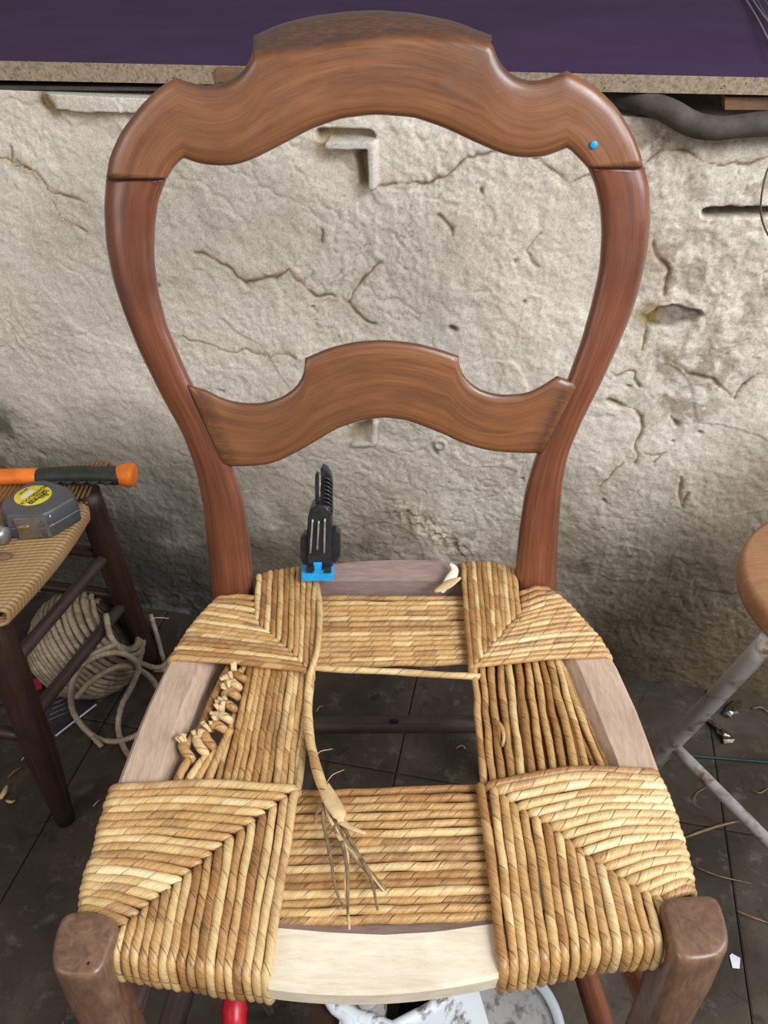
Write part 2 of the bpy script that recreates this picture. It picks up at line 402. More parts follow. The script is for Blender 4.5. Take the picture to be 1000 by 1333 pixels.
# speckled dark areas at right
for q, wq in (([(880, 230), (990, 235)], .045), ([(880, 470), (930, 480)], .04), ([(800, 170), (850, 180)], .03), ([(860, 520), (900, 540)], .035), ([(870, 340), (960, 400)], .05)):
    blend(np.exp(-(dpoly(q)/wq)**2)*np.clip((fbm(wx, wz, 60, 101, 4, .7)-.44)*7, 0, 1)*.62, (.30, .23, .165))
def crack(pts, wdt=.0024, depth=.006, col=(.12, .08, .04), halo=(.42, .30, .15), hw=.007, ha=.45, jit=True):
    D = dpoly(pts) if jit else dpoly(pts, SS, ZZ)
    global H
    var = np.clip(fbm(SS, ZZ, 45, 131, 3)*2.4-.55, .12, 1.2); wv = wdt*.62*var
    H = H-depth*.55*var*np.exp(-(D/(wv+.0008))**2)
    blend(np.exp(-(D/hw)**2)*ha*.75, halo); blend(np.exp(-(D/(wv*.75+.0003))**2)*.85, col)
crack([(495, 243), (530, 244), (565, 232), (585, 230), (610, 208), (625, 196), (645, 196)], .0016, .004, hw=.004, ha=.3)
crack([(690, 210), (722, 224), (745, 229), (775, 222)], .0016, .004, hw=.004, ha=.3)
crack([(836, 209), (860, 202), (900, 200), (930, 202), (960, 208), (1010, 210)], .0018, .005, hw=.004, ha=.3)
crack([(262, 330), (295, 345), (325, 362), (362, 362), (375, 352), (395, 368), (412, 382), (440, 388)], .003, .007)
crack([(496, 342), (480, 360), (466, 378), (458, 392), (465, 405), (490, 425)], .0024, .006)
crack([(415, 295), (417, 312)], .0028, .006)
crack([(575, 285), (588, 300), (590, 318)], .0024, .004, ha=.3)
crack([(-10, 208), (30, 213), (55, 228), (62, 240), (90, 248), (110, 258)], .0026, .006)
crack([(15, 195), (25, 215), (45, 222)], .002, .004, ha=.3); crack([(72, 255), (76, 275), (115, 300)], .002, .004, ha=.25)
crack([(848, 312), (862, 330), (868, 352), (864, 382)], .003, .007); crack([(858, 395), (848, 425), (840, 450)], .0025, .005)
crack([(800, 486), (812, 484), (830, 480), (832, 505)], .0024, .006, ha=.2)
crack([(790, 520), (812, 525), (832, 540), (835, 565), (830, 595), (824, 605)], .0034, .007, ha=.3)
crack([(780, 636), (792, 620), (800, 605), (808, 600)], .0024, .006, ha=.25)
crack([(880, 470), (905, 482), (925, 487), (955, 520), (975, 500), (990, 484)], .0022, .005, ha=.3)
crack([(885, 620), (882, 640), (888, 660), (892, 640)], .002, .004, ha=.2); crack([(840, 590), (855, 595), (848, 603)], .003, .005, ha=.1)
crack([(868, 545), (872, 558)], .004, .008, ha=.2)
crack([(240, 440), (275, 452), (330, 455), (390, 462)], .002, .003, (.30, .23, .15), ha=.15)
crack([(700, 300), (690, 330), (700, 350)], .0016, .003, (.3, .23, .15), ha=.15)
# dark slot at right, grey patch, hook shaped recesses, ledge at left, rough streak
D = dpoly([(920, 275), (1010, 276)], SS, ZZ+(wz-ZZ)*.3); m = np.clip((.006-D)/.002, 0, 1); H -= m*.014; blend(m*.9, (.085, .065, .045))
D = dpoly([(862, 408), (895, 410)]); m = np.clip((.012-D)/.003, 0, 1); H -= m*.006; blend(m*.8, (.17, .14, .11))
D = dpoly([(845, 400), (852, 408)]); blend(np.exp(-(D/.014)**2)*.8, (.28, .20, .05))
D = dpoly([(430, 187), (485, 187), (486, 240)], SS, ZZ); DD = dpoly([(418, 176), (480, 178)], SS, ZZ)
m = np.clip((.0075-DD)/.002, 0, 1); H -= m*.013; blend(m*.75, (.24, .185, .13))
DR = dpoly([(470, 205), (476, 238)], SS, ZZ); m2 = np.clip((.009-DR)/.004, 0, 1); H -= m2*.014; blend(m2*.75, (.30, .21, .09))
blend(np.exp(-(dpoly([(416, 190), (424, 186)])/.009)**2)*.8, (.46, .36, .17))
DP = dpoly([(440, 215), (462, 230)]); H -= np.exp(-(DP/.028)**2)*.008
m3 = np.clip((.0055-D)/.0018, 0, 1); H = H*(1-m3)+m3*(.011); blend(m3*.9, (.68, .65, .60))
D = dpoly([(462, 575), (486, 574), (489, 548)], SS, ZZ); H -= np.exp(-(dpoly([(470, 563), (480, 560)])/.012)**2)*.014
blend(np.exp(-(dpoly([(462, 568), (483, 556)])/.009)**2)*.7, (.28, .20, .10)); m = np.clip((.0045-D)/.0015, 0, 1); H = H*(1-m)+m*.010
D = dpoly([(70, 128), (215, 132)], SS, ZZ+(wz-ZZ)*.25); m = np.clip((.011-D)/.002, 0, 1); H += m*.012; blend(m*.6, (.72, .68, .60))
blend(np.exp(-(dpoly([(62, 126), (78, 140)])/.010)**2)*.9, (.34, .25, .09)); H -= np.exp(-(dpoly([(62, 126), (74, 137)])/.007)**2)*.010
D = dpoly([(515, 662), (560, 685), (605, 712)]); m = np.exp(-(D/.017)**2); H += m*(fbm(wx, wz, 110, 111, 3)-.5)*.016
blend(m*np.clip((fbm(wx, wz, 100, 121, 3)-.45)*8, 0, 1)*.6, (.33, .26, .15))
D = np.abs(dpoly([(573, 577), (574, 577)], SS, ZZ)-.006); H += np.exp(-(D/.002)**2)*.004; blend(np.exp(-(D/.002)**2)*.6, (.32, .28, .22))
D = dpoly([(588, 426), (592, 428)], SS, ZZ); H -= np.exp(-(D/.003)**2)*.008; blend(np.exp(-(D/.004)**2)*.9, (.22, .16, .08))
for q in range(26):                                    # small pits and crumbs
    a = rng.uniform(S0, S1); b = rng.uniform(.15, .8); r = rng.uniform(.0015, .004); dd = np.hypot(wx-a, wz-b)
    H -= np.exp(-(dd/r)**2)*.005; blend(np.exp(-(dd/r)**2)*.7, (.16, .12, .08))
px_, py_ = W0.x+wd.x*SS+wn.x*H, W0.y+wd.y*SS+wn.y*H
V = np.stack([px_, py_, ZZ], -1).reshape(-1, 3)
ii = np.arange(ns*nz).reshape(nz, ns)
Q = np.stack([ii[:-1, :-1], ii[:-1, 1:], ii[1:, 1:], ii[1:, :-1]], -1).reshape(-1, 4)
me = bpy.data.meshes.new('wall_rear')
# thickness: rear face and rim
bk = [tuple(wall_pt(s, z, -.30)) for s, z in ((S0, -.01), (S1, -.01), (S1, Z1), (S0, Z1))]
vv = V.tolist()+bk; n0 = ns*nz
fl = Q.tolist()+[[n0+1, n0, n0+3, n0+2], list(map(int, ii[-1, ::-1]))[::-1]+[n0+2, n0+3], list(map(int, ii[:, 0]))[::-1]+[n0, n0+3][::1], list(map(int, ii[:, -1]))+[n0+2, n0+1]]
me.from_pydata(vv, [], fl)
me.polygons.foreach_set('use_smooth', [True]*len(Q)+[False]*4)
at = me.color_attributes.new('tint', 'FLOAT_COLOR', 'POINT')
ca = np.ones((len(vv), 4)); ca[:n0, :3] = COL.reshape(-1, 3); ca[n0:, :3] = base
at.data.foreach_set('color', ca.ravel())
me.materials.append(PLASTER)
wall = bpy.data.objects.new('wall_rear', me); C.objects.link(wall); wall['kind'] = 'structure'
for sgn, a, b in ((-1, -2.2, S0), (1, S1, 2.2)):
    mb = MB(); v = [wall_pt(s, z, o) for s in (a, b) for z in (-.01, Z1) for o in (0, -.30)]
    mb.add(v, [(0, 1, 3, 2), (4, 6, 7, 5), (0, 4, 5, 1), (2, 3, 7, 6), (0, 2, 6, 4), (1, 5, 7, 3)])
    o = link('wall_left' if sgn < 0 else 'wall_right', mb, PLASTER_PLAIN, None, False); o['kind'] = 'structure'
# floor with tiles
mb = MB(); mb.box((0, 0, -.0290), (4.4, 4.4, .05)); floor = link('floor', mb, JOINT, None, False); floor['kind'] = 'structure'
ed = Vector((.2, 1, 0)).normalized(); ex = Vector((1, -.2, 0)).normalized(); O0 = Vector((.012, .66, 0)); TS = .448
for i in range(-3, 4):
    for j in range(-4, 2):
        a = O0+ex*(i*TS)+ed*(j*TS+.025); c = a+ex*TS/2+ed*TS/2
        y_wall = WA+WB*c.x
        if c.y-TS*.55 > y_wall: continue
        g = .0009; z = random.uniform(-.0012, 0); mb = MB()
        zt = [z+random.uniform(-.0008, .0008) for _ in range(4)]
        cs = [a+ex*g+ed*g, a+ex*(TS-g)+ed*g, a+ex*(TS-g)+ed*(TS-g), a+ex*g+ed*(TS-g)]
        cen = c
        r0 = [Vector((p.x, p.y, -.006)) for p in cs]; r1 = [Vector((p.x, p.y, zt[k]-.001)) for k, p in enumerate(cs)]
        r2 = [Vector((p.x, p.y, zt[k])).lerp(Vector((cen.x, cen.y, zt[k])), .008) for k, p in enumerate(cs)]
        mb.loft([r0, r1, r2]); link('floor_tile', mb, TILE, floor, False)

# worktop on the wall
wt = [onplane(-160, 75.6, W0, wn, -.012), onplane(1160, 104.5, W0, wn, -.012), onplane(1160, 127, W0, wn, -.012), onplane(-160, 107.7, W0, wn, -.012)]
wl = (wt[0]-wt[1])*.9; wt[0] += wl; wt[3] += wl
back = -wn*1.6
T = thing('worktop', 'thick worktop with plain purple surface lying along top of plaster wall', 'worktop', tuple((wt[2]+wt[3])/2))
mb = MB(); v = [wt[0], wt[1], wt[2], wt[3]]; v = v+[p+back for p in v]
mb.add(v, [(3, 2, 1, 0), (4, 5, 6, 7), (3, 7, 6, 2), (0, 3, 7, 4)[::-1], (1, 5, 6, 2)]); mb.add(v, [(0, 1, 5, 4)])
link('chipboard_core', mb, CHIP, T, False)['label'] = 'raw speckled chipboard front edge'
mb = MB(); up = Vector((0, 0, .0009)); lo = Vector((0, 0, .0001)); q = [wt[0]-wn*.0005, wt[1]-wn*.0005, wt[1]+back, wt[0]+back]
mb.loft([[p+lo for p in q], [p+up for p in q]]); link('laminate', mb, PURPLE, T, False)['label'] = 'dark purple laminate surface'
# dust coloured batten under the left of the worktop, two spacer blocks
mb = MB(); a = onplane(-160, 109.5, W0, wn, -.004); b = onplane(400, 116, W0, wn, -.004); c_ = onplane(400, 120, W0, wn, -.004); d = onplane(-160, 115.5, W0, wn, -.004)
v = [a, b, c_, d]; v = v+[p-wn*.06 for p in v]; mb.add(v, [(3, 2, 1, 0), (4, 5, 6, 7), (3, 7, 6, 2), (0, 1, 5, 4), (0, 4, 7, 3), (1, 2, 6, 5)])
tag(link('batten', mb, PIPE, None, False), 'thin grey dusty batten under left half of purple worktop', 'batten')
def wallbox(x0, y0, x1, y1, off0, off1):
    f = [onplane(*p, W0, wn, off0) for p in ((x0, y0), (x1, y0), (x1, y1), (x0, y1))]; v = f+[p-wn*off1 for p in f]
    return MB().add(v, [(3, 2, 1, 0), (4, 5, 6, 7), (3, 7, 6, 2), (0, 1, 5, 4), (0, 4, 7, 3), (1, 2, 6, 5)])
tag(link('wooden_block', wallbox(944, 126, 1060, 143, -.004, .08), OLDWOOD, None, False), 'reddish wooden block wedged under worktop above grey pipe at right', 'wood block', )
tag(link('wooden_block', wallbox(281, 88, 313, 107, -.016, .004), OLDWOOD, None, False), 'small light wooden offcut on worktop front edge behind chair crest', 'wood block')
# dark cavity is left open above the low ledge; a pipe hangs there
pp = [onplane(x, y, W0, wn, o) for x, y, o in ((770, 118, .05), (830, 131, 0), (868, 143, -.012), (900, 161, -.020), (930, 167, -.022), (965, 164, -.022), (1010, 160, -.022), (1090, 156, -.02))]
tag(link('pipe', MB().tube(pp, .0115, 12, .008, taper=lambda t: 1+.05*math.sin(t*17)), PIPE), 'grey lagged pipe sagging below right end of purple worktop', 'pipe')
ww = [onplane(x, y, W0, wn, o) for x, y, o in ((1012, 200, -.02), (998, 225, -.03), (991, 260, -.035), (992, 285, -.03), (1003, 310, -.02), (1025, 330, -.015))]
tag(link('wire', MB().tube(ww, .0011, 6, .006), WIRE), 'thin brown wire looping over plaster at right edge below pipe', 'wire')
wb = thing('wire_bundle', 'bundle of thin loose wires lying on purple worktop at top right', 'wire', tuple(P(1010, 40, .852)))
for k, (a, b, c_) in enumerate((((960, -18), (984, 20), (1012, 75)), ((975, -20), (992, 12), (1016, 55)), ((968, -18), (1000, 28), (1030, 60)), ((985, -18), (1003, 12), (1030, 40)))):
    pts = [P(a[0], a[1], .860+k*.001), P(b[0], b[1], .862+k*.001), P(c_[0], c_[1], .864)]
    link('wire_strand', MB().tube(pts, .0010+.0004*(k % 2), 6, .01), WIREP if k % 2 == 0 else WIRE, wb)

# ================================================================ THE CHAIR
chair = thing('rush_seat_chair', 'walnut balloon-back chair with half-woven rush seat at centre', 'chair', (0, .42, 0))
BPT = (0, .585, .455); BN = (0, -1, .20)
def B(px, py, off=0.0): return onplane(px, py, BPT, BN, off)
def ribbon(outer, inner, n, thick, e=.55, m=20, pushfn=None, tk=None):
    rings = []
    for i in range(n):
        t = i/(n-1); a = poly(outer, t) if callable(outer) is False else outer(t); b = poly(inner, t)
        ring = []
        for k in range(m):
            an = 2*math.pi*(k+.5)/m; ca, sa = math.cos(an), math.sin(an)
            s = .5-.5*math.copysign(abs(ca)**e, ca); of = -math.copysign(abs(sa)**e, sa)*thick/2*(tk(t) if tk else 1)
            x, y = lerp(a[0], b[0], s), lerp(a[1], b[1], s)
            if pushfn: of += pushfn(x, y, s, t)
            ring.append(B(x, y, of+thick/2))
        rings.append(ring)
    return MB().loft(rings)
def pair(outer, inner, n, thick, e=.55, m=20, pushfn=None, tk=None):
    """outer and inner given as lists of the same length: stations matched one by one"""
    o2, i2 = [], []
    for k in range(len(outer)-1):
        q = max(1, int(math.dist(outer[k], outer[k+1])/7))
        for j in range(q):
            t = j/q; o2.append((lerp(outer[k][0], outer[k+1][0], t), lerp(outer[k][1], outer[k+1][1], t)))
            i2.append((lerp(inner[k][0], inner[k+1][0], t), lerp(inner[k][1], inner[k+1][1], t)))
    o2.append(outer[-1]); i2.append(inner[-1]); N_ = len(o2)
    def sm(L, keep):                     # light smoothing that keeps given corners
        out = list(L)
        for _ in range(2):
            q = list(out)
            for j in range(1, N_-1):
                if any(math.dist(L[j], c) < 2 for c in keep): continue
                q[j] = ((out[j-1][0]+2*out[j][0]+out[j+1][0])/4, (out[j-1][1]+2*out[j][1]+out[j+1][1])/4)
            out = q
        return out
    keep = CORN
    o2 = sm(o2, keep); i2 = sm(i2, keep); rings = []
    for j in range(N_):
        t = j/(N_-1); a, b = o2[j], i2[j]; ring = []
        for s, sd in SEC:
            of = sd*(max(0, 1-abs(2*s-1)**(2/e)))**(e/2)*thick/2*(tk(t) if tk else 1)
            x, y = lerp(a[0], b[0], s), lerp(a[1], b[1], s)
            if pushfn: of += pushfn(x, y, s, t)
            ring.append(B(x, y, of+thick/2))
        rings.append(ring)
    return MB().loft(rings)
_s = [0, .004, .014, .03, .055, .09, .13, .175, .22, .265, .31, .36, .42, .5, .58, .66, .74, .81, .87, .915, .95, .975, .99, .997]
SEC = [(q, -1) for q in _s]+[(1, 1)]+[(q, 1) for q in (.99, .96, .9, .75, .5, .25, .1, .04, .01)]
CORN = [(229, 101), (330, 47), (640, 46), (738, 92), (240, 206), (738, 193), (268, 507), (397, 466), (597, 463), (725, 489)]
cr_o = [(138, 232), (142, 205), (157, 172), (184, 136), (208, 113), (229, 101), (245, 107), (268, 112), (290, 109), (310, 99), (323, 84), (331, 66), (330, 47), (362, 32), (400, 22), (450, 15), (490, 13), (540, 17), (590, 27), (640, 46), (642, 62), (651, 82), (666, 98), (688, 106), (712, 103), (738, 92), (774, 111), (804, 140), (824, 174), (834, 198), (838, 217)]
cr_i = [(218, 232), (221, 227), (225, 220), (230, 214), (235, 209), (240, 206), (252, 211), (270, 215), (290, 216), (306, 215), (320, 211), (335, 205), (350, 197), (375, 184), (405, 168), (445, 154), (490, 149), (540, 153), (580, 167), (620, 186), (634, 192), (648, 198), (664, 203), (685, 206), (710, 204), (738, 193), (743, 196), (748, 201), (755, 208), (760, 213), (764, 218)]
BAND = [(330, 74), (365, 70), (420, 66), (460, 58), (500, 52), (560, 50), (600, 52), (642, 60)]
def crest_push(x, y, s, t):
    r = 0.0
    if 330 <= x <= 641:
        yb = np.interp(x, [p[0] for p in BAND], [p[1] for p in BAND])
        if y < yb: r = (yb-y)*.0009
    return r
crest = link('crest_rail', pair(cr_o, cr_i, 0, .026, .42, 36, crest_push), WOOD_CREST, chair)
def proj(p):
    d = Vector(p)-CAM; zc = d.y*cp-d.z*sp; return CX+F_PX*d.x/zc, CY-F_PX*(d.y*sp+d.z*cp)/zc
def grime_shade(o, fn):
    at = o.data.color_attributes.new('grime_shade', 'FLOAT_COLOR', 'POINT'); L = []
    for v in o.data.vertices:
        g = fn(*proj(v.co)); L += [g, g, g, 1]
    at.data.foreach_set('color', L)
def gseg(x, y, pts, r):
    d = 1e9
    for (ax_, ay_), (bx_, by_) in zip(pts[:-1], pts[1:]):
        vx, vy = bx_-ax_, by_-ay_; t = min(1, max(0, ((x-ax_)*vx+(y-ay_)*vy)/(vx*vx+vy*vy))); d = min(d, math.hypot(x-ax_-vx*t, y-ay_-vy*t))
    return math.exp(-(d/r)**2)
def crest_grime_shade(x, y):
    g = 0
    if 329 <= x <= 642:
        yb = np.interp(x, [p[0] for p in BAND], [p[1] for p in BAND])-3
        g = 1/(1+math.exp((y-yb)/1.3))*.85  # arch top band: grime plus shade of its angle, painted into the colour
    g = max(g, .75*gseg(x, y, [(240, 104), (268, 111), (292, 108), (318, 92)], 11), .75*gseg(x, y, [(652, 84), (668, 99), (690, 106), (730, 96)], 10), .5*gseg(x, y, [(140, 228), (145, 205), (160, 170), (185, 137)], 7))
    return g
grime_shade(crest, crest_grime_shade)
crest['label'] = 'broad curved crest rail with raised arch and shoulders'
lo_o = [(244, 500), (257, 505), (268, 507), (285, 517), (310, 524), (340, 525), (368, 517), (388, 502), (397, 484), (397, 466), (430, 452), (465, 444), (500, 442), (540, 446), (572, 454), (597, 463), (598, 478), (606, 493), (624, 507), (650, 514), (685, 512), (708, 501), (725, 489), (741, 494), (752, 500)]
lo_i = [(292, 607), (300, 607), (308, 607), (322, 607), (335, 606), (350, 604), (365, 599), (382, 591), (396, 583), (410, 575), (438, 558), (470, 547), (500, 543), (530, 547), (552, 555), (575, 564), (588, 570), (600, 576), (615, 581), (630, 585), (648, 588), (665, 589), (682, 590), (698, 590), (706, 590)]
link('back_rail', pair(lo_o, lo_i, 0, .020, .42, 24), WOOD_CREST, chair)['label'] = 'shaped lower back rail echoing the crest'
grime_shade(bpy.data.objects['back_rail'], lambda x, y: max(.8*gseg(x, y, [(262, 510), (300, 600)], 7), .7*gseg(x, y, [(270, 510), (310, 524), (340, 525), (372, 514), (392, 492)], 5), .7*gseg(x, y, [(603, 490), (622, 506), (650, 515), (685, 512), (725, 491)], 5), .6*gseg(x, y, [(400, 466), (440, 449), (500, 443), (560, 451), (596, 463)], 4), .8*gseg(x, y, [(738, 497), (702, 588)], 7)))
sl_o = [(138, 232.4), (135, 270), (138, 320), (147, 365), (160, 405), (180, 455), (210, 515), (238, 565), (255, 610), (265, 660), (270, 710), (275, 755), (278, 785), (280, 800)]
sl_i = [(217.5, 232.4), (206, 262), (202, 295), (201, 335), (206, 378), (218, 425), (245, 488), (272, 540), (300, 598), (317, 650), (325, 705), (330, 752), (332, 785), (333, 800)]
sr_o = [(838.5, 217.4), (846, 245), (847, 290), (843, 330), (833, 375), (820, 415), (803, 455), (780, 505), (757, 550), (740, 590), (732, 630), (728, 680), (725, 730), (724, 765), (722, 790)]
sr_i = [(764.5, 217.4), (774, 240), (781, 272), (783, 305), (780, 350), (770, 395), (757, 442), (736, 500), (715, 552), (695, 598), (683, 640), (675, 695), (671, 740), (669, 768), (668, 790)]
link('back_post', pair(sl_o, sl_i, 0, .036, .72, 20, None, lambda t: .78+.22*t), WOOD_RED, chair)
link('back_post', pair(sr_o, sr_i, 0, .036, .72, 20, None, lambda t: .78+.22*t), WOOD_RED, chair)
for q in ((140.5, 232.2, 214, 232.2), (768, 217.2, 836, 217.2)):
    mb = MB(); a, b = B(q[0], q[1]-.5), B(q[2], q[3]-.5); c, d = B(q[2], q[3]+.7), B(q[0], q[1]+.7); nn = Vector(BN).normalized()
    mb.loft([[p+nn*.0002 for p in (a, b, c, d)], [p-nn*.003 for p in (a, b, c, d)]]); link('joint_line', mb, INK, chair, False)
mb = MB(); r = .0032; c0 = B(773, 189, -.001); mb.sphere(c0, .0032, 8, 6, (1, .35, 1)); link('paint_dab', mb, BLUE, chair)['label'] = 'tiny bright blue dab on crest rail'

# rear legs
def legloft(A, Bp, a0, a1, z_n=10, e=.6, m=16):
    A = Vector(A); Bp = Vector(Bp); rings = []
    for i in range(z_n):
        t = i/(z_n-1); c = A.lerp(Bp, t); a = lerp(a0, a1, t)
        rings.append([c+Vector((math.copysign(abs(math.cos(q))**e, math.cos(q))*a, math.copysign(abs(math.sin(q))**e, math.sin(q))*a, 0)) for q in [2*math.pi*k/m for k in range(m)]])
    return MB().loft(rings)
bl = (B(306, 790)+B(306, 790, .036))/2; br = (B(696, 785)+B(696, 785, .036))/2
RLf = (bl.x-.005, .665, 0); RRf = (br.x+.005, .665, 0)
link('leg', legloft(bl, RLf, .018, .014), WOOD_RED, chair); link('leg', legloft(br, RRf, .018, .014), WOOD_RED, chair)
# front legs: block tops traced from above at post height, then tapering down
def post(top, zt, foot, label=None):
    pts = [P(x, y, zt) for x, y in top]
    # resample outline evenly
    cl = pts+[pts[0]]; ring0 = [Vector(poly([tuple(p) for p in cl], k/28)) for k in range(28)]
    for _ in range(1): ring0 = [(ring0[k-1]+ring0[k]*2+ring0[(k+1) % 28])/4 for k in range(28)]
    c = sum(ring0, Vector())/28; rings = []
    for sc, dz in ((.80, .0015), (.90, .0010), (.965, -.0008), (1.0, -.0045), (1.01, -.012)):
        rings.append([Vector((c.x+(p.x-c.x)*sc, c.y+(p.y-c.y)*sc, zt+dz)) for p in ring0])
    for k, t in enumerate((.08, .2, .35, .55, .75, .9, 1.0)):
        sc = (.97, .86, .76, .68, .60, .58, .58)[k]; cx, cy = lerp(c.x, foot[0], t**.9), lerp(c.y, foot[1], t)
        bulge = (.004, .008, .006, .002, 0, 0, 0)[k]
        rings.append([Vector((cx+(p.x-c.x)*sc, cy-bulge+(p.y-c.y)*sc, (zt-.012)*(1-t))) for p in ring0])
    return MB().loft(rings[::-1])
pl_ = [(83, 1187), (100, 1185), (118, 1186), (136, 1189), (155, 1196), (152, 1213), (146, 1230), (138, 1253), (130, 1272), (112, 1275), (90, 1274), (69, 1268), (66, 1250), (67, 1232), (74, 1205)]
pr_ = [(858, 1175), (866, 1168), (900, 1165), (932, 1163), (939, 1175), (945, 1196), (951, 1218), (950, 1235), (941, 1247), (922, 1252), (900, 1254), (882, 1252), (876, 1238), (868, 1205)]
link('leg', post(pl_, .465, (-.195, .245)), WOOD_POST, chair, True, 50)
link('leg', post(pr_, .465, (.205, .252)), WOOD_POST, chair, True, 50)
for px, py in ((115, 1254), ):
    mb = MB(); mb.sphere(P(px, py, .4668), .0009, 6, 4, (1, 1.2, .5)); link('nail_hole', mb, INK, chair)
mb = MB(); mb.sphere(P(905, 1252, .4625), .0009, 6, 4); link('nail_hole', mb, INK, chair)

# seat rails
ZR = .4525
def rail(secs): return MB().loft(secs)
def vec(p, z): return P(p[0], p[1], z)
def side_rail(out_px, in_px, low_px, mat, sgn):
    secs = []
    for t in [i/14 for i in range(15)]:
        o = vec(poly(out_px, t), ZR); i_ = vec(poly(in_px, t), ZR); l = vec(poly(low_px, t), ZR-.010)
        o1 = o+Vector((sgn*.002, 0, -.004)); ob = Vector((o1.x, o1.y, .424)); lb = Vector((l.x, l.y, .424))
        o2 = o.lerp(i_, .06)
        secs.append([ob, o1, o2, i_, l, lb] if sgn < 0 else [lb, l, i_, o2, o1, ob])
    return rail(secs)
link('side_rail', side_rail([(288, 782), (250, 815), (222, 858), (190, 925), (152, 1025), (132, 1085), (112, 1150), (104, 1190)],
     [(318, 782), (290, 815), (262, 858), (235, 922), (200, 1022), (185, 1085), (165, 1150), (158, 1190)],
     [(334, 782), (306, 815), (280, 862), (253, 930), (222, 1018), (205, 1085), (185, 1150), (180, 1190)], BARE, -1), BARE, chair, False)['label'] = 'pale pinkish bare side rail'
link('side_rail', side_rail([(715, 775), (765, 810), (796, 855), (828, 925), (857, 1003), (874, 1060), (895, 1130), (905, 1165)],
     [(675, 775), (720, 810), (748, 853), (780, 930), (808, 1000), (825, 1060), (845, 1130), (855, 1165)],
     [(655, 775), (700, 810), (730, 857), (762, 935), (794, 1000), (808, 1060), (825, 1130), (838, 1165)], BARE, 1), BARE, chair, False)['label'] = 'pale pinkish bare side rail'
secs = []
for x in (125, 170, 220, 270, 320, 346, 349, 365, 380, 400, 420, 440, 460, 480, 500, 520, 540, 560, 580, 600, 620, 635, 650, 654, 700, 750, 800, 840, 875):
    t = 0
    yf = np.interp(x, [125, 250, 350, 500, 600, 650, 760, 875], [1262, 1278, 1279, 1289, 1280, 1268, 1256, 1240])
    if 345 < x < 655: yf = 1275.5-.05*(x-500)+14.5*(1-((x-500)/150)**2)
    yi = np.interp(x, [125, 250, 362, 430, 500, 570, 638, 760, 875], [1205, 1208, 1208, 1214, 1217, 1213, 1203, 1195, 1190])
    yl = yi-20 if 300 < x < 700 else yi-14
    yf = yf if 348 < x < 652 else yf-16
    a = vec((x, yf), ZR-(0 if 348 < x < 652 else .003)); b = vec((x, yi), ZR-.001); c_ = vec((x, yl), ZR-.010); a1 = a+Vector((0, -.0012, -.003))
    secs.append([Vector((a.x, a.y-.0012, .436)), a1, a.lerp(b, .03), b, c_, Vector((c_.x, c_.y, .424)), Vector((a.x, a.y+.004, .428))])
fr_ = link('front_rail', rail(secs), PALE, chair, False); fr_.data.materials.append(BARE_GREY)
for i in range(len(secs)-1): fr_.data.polygons[i*7+3].material_index = 1
fr_['label'] = 'new pale planed front rail, bare between the weaves'
secs = []
for k in range(15):
    t = k/14; x = lerp(335, 668, t)
    yb = np.interp(x, [300, 350, 420, 460, 510, 560, 610, 660, 700], [775, 752, 737, 731, 729, 729, 733, 741, 765]); yf = np.interp(x, [300, 500, 700], [759, 756, 757]); yf = max(yf, yb+10)
    a = vec((x, yb), ZR+.002); b = vec((x, yf), ZR); c_ = b+Vector((0, 0, -.028))
    secs.append([c_, b, b.lerp(a, .06), a, a+Vector((0, .003, -.004)), Vector((a.x, a.y+.003, .424))])
link('rear_rail', rail(secs[::-1]), BARE_GREY, chair, False)['label'] = 'greyish bare rear rail'
# rungs under the seat
def yz(px, py, y):
    r = ray(px, py); return CAM+r*(y/r.y)
mb = MB(); a = yz(300, 944, .655); b = yz(708, 942, .655)
mb.tube([a, a.lerp(b, .5), b], .0115, 14, .02); st = link('rung', mb, WOOD_RUNG, chair); st['label'] = 'dark rear rung with a knot'
mb = MB(); mb.sphere(yz(513, 939, .6445), .0065, 8, 6, (1, .3, .8)); link('knot', mb, INK, st)
for A, Bq, rr in (((-.205, .235, .165), (bl.x-.003, .65, .165), .013), ((.210, .24, .165), (br.x+.003, .65, .165), .012), ((-.197, .235, .32), (bl.x-.002, .60, .32), .011), ((.205, .24, .32), (br.x+.002, .60, .32), .011)):
    link('rung', MB().tube([A, Bq], rr, 12, .03), WOOD_RUNG if A[0] < 0 else WOOD_RED, chair)
link('rung', MB().tube([(-.195, .245, .24), (.205, .252, .24)], .011, 12, .03), WOOD_RUNG, chair)

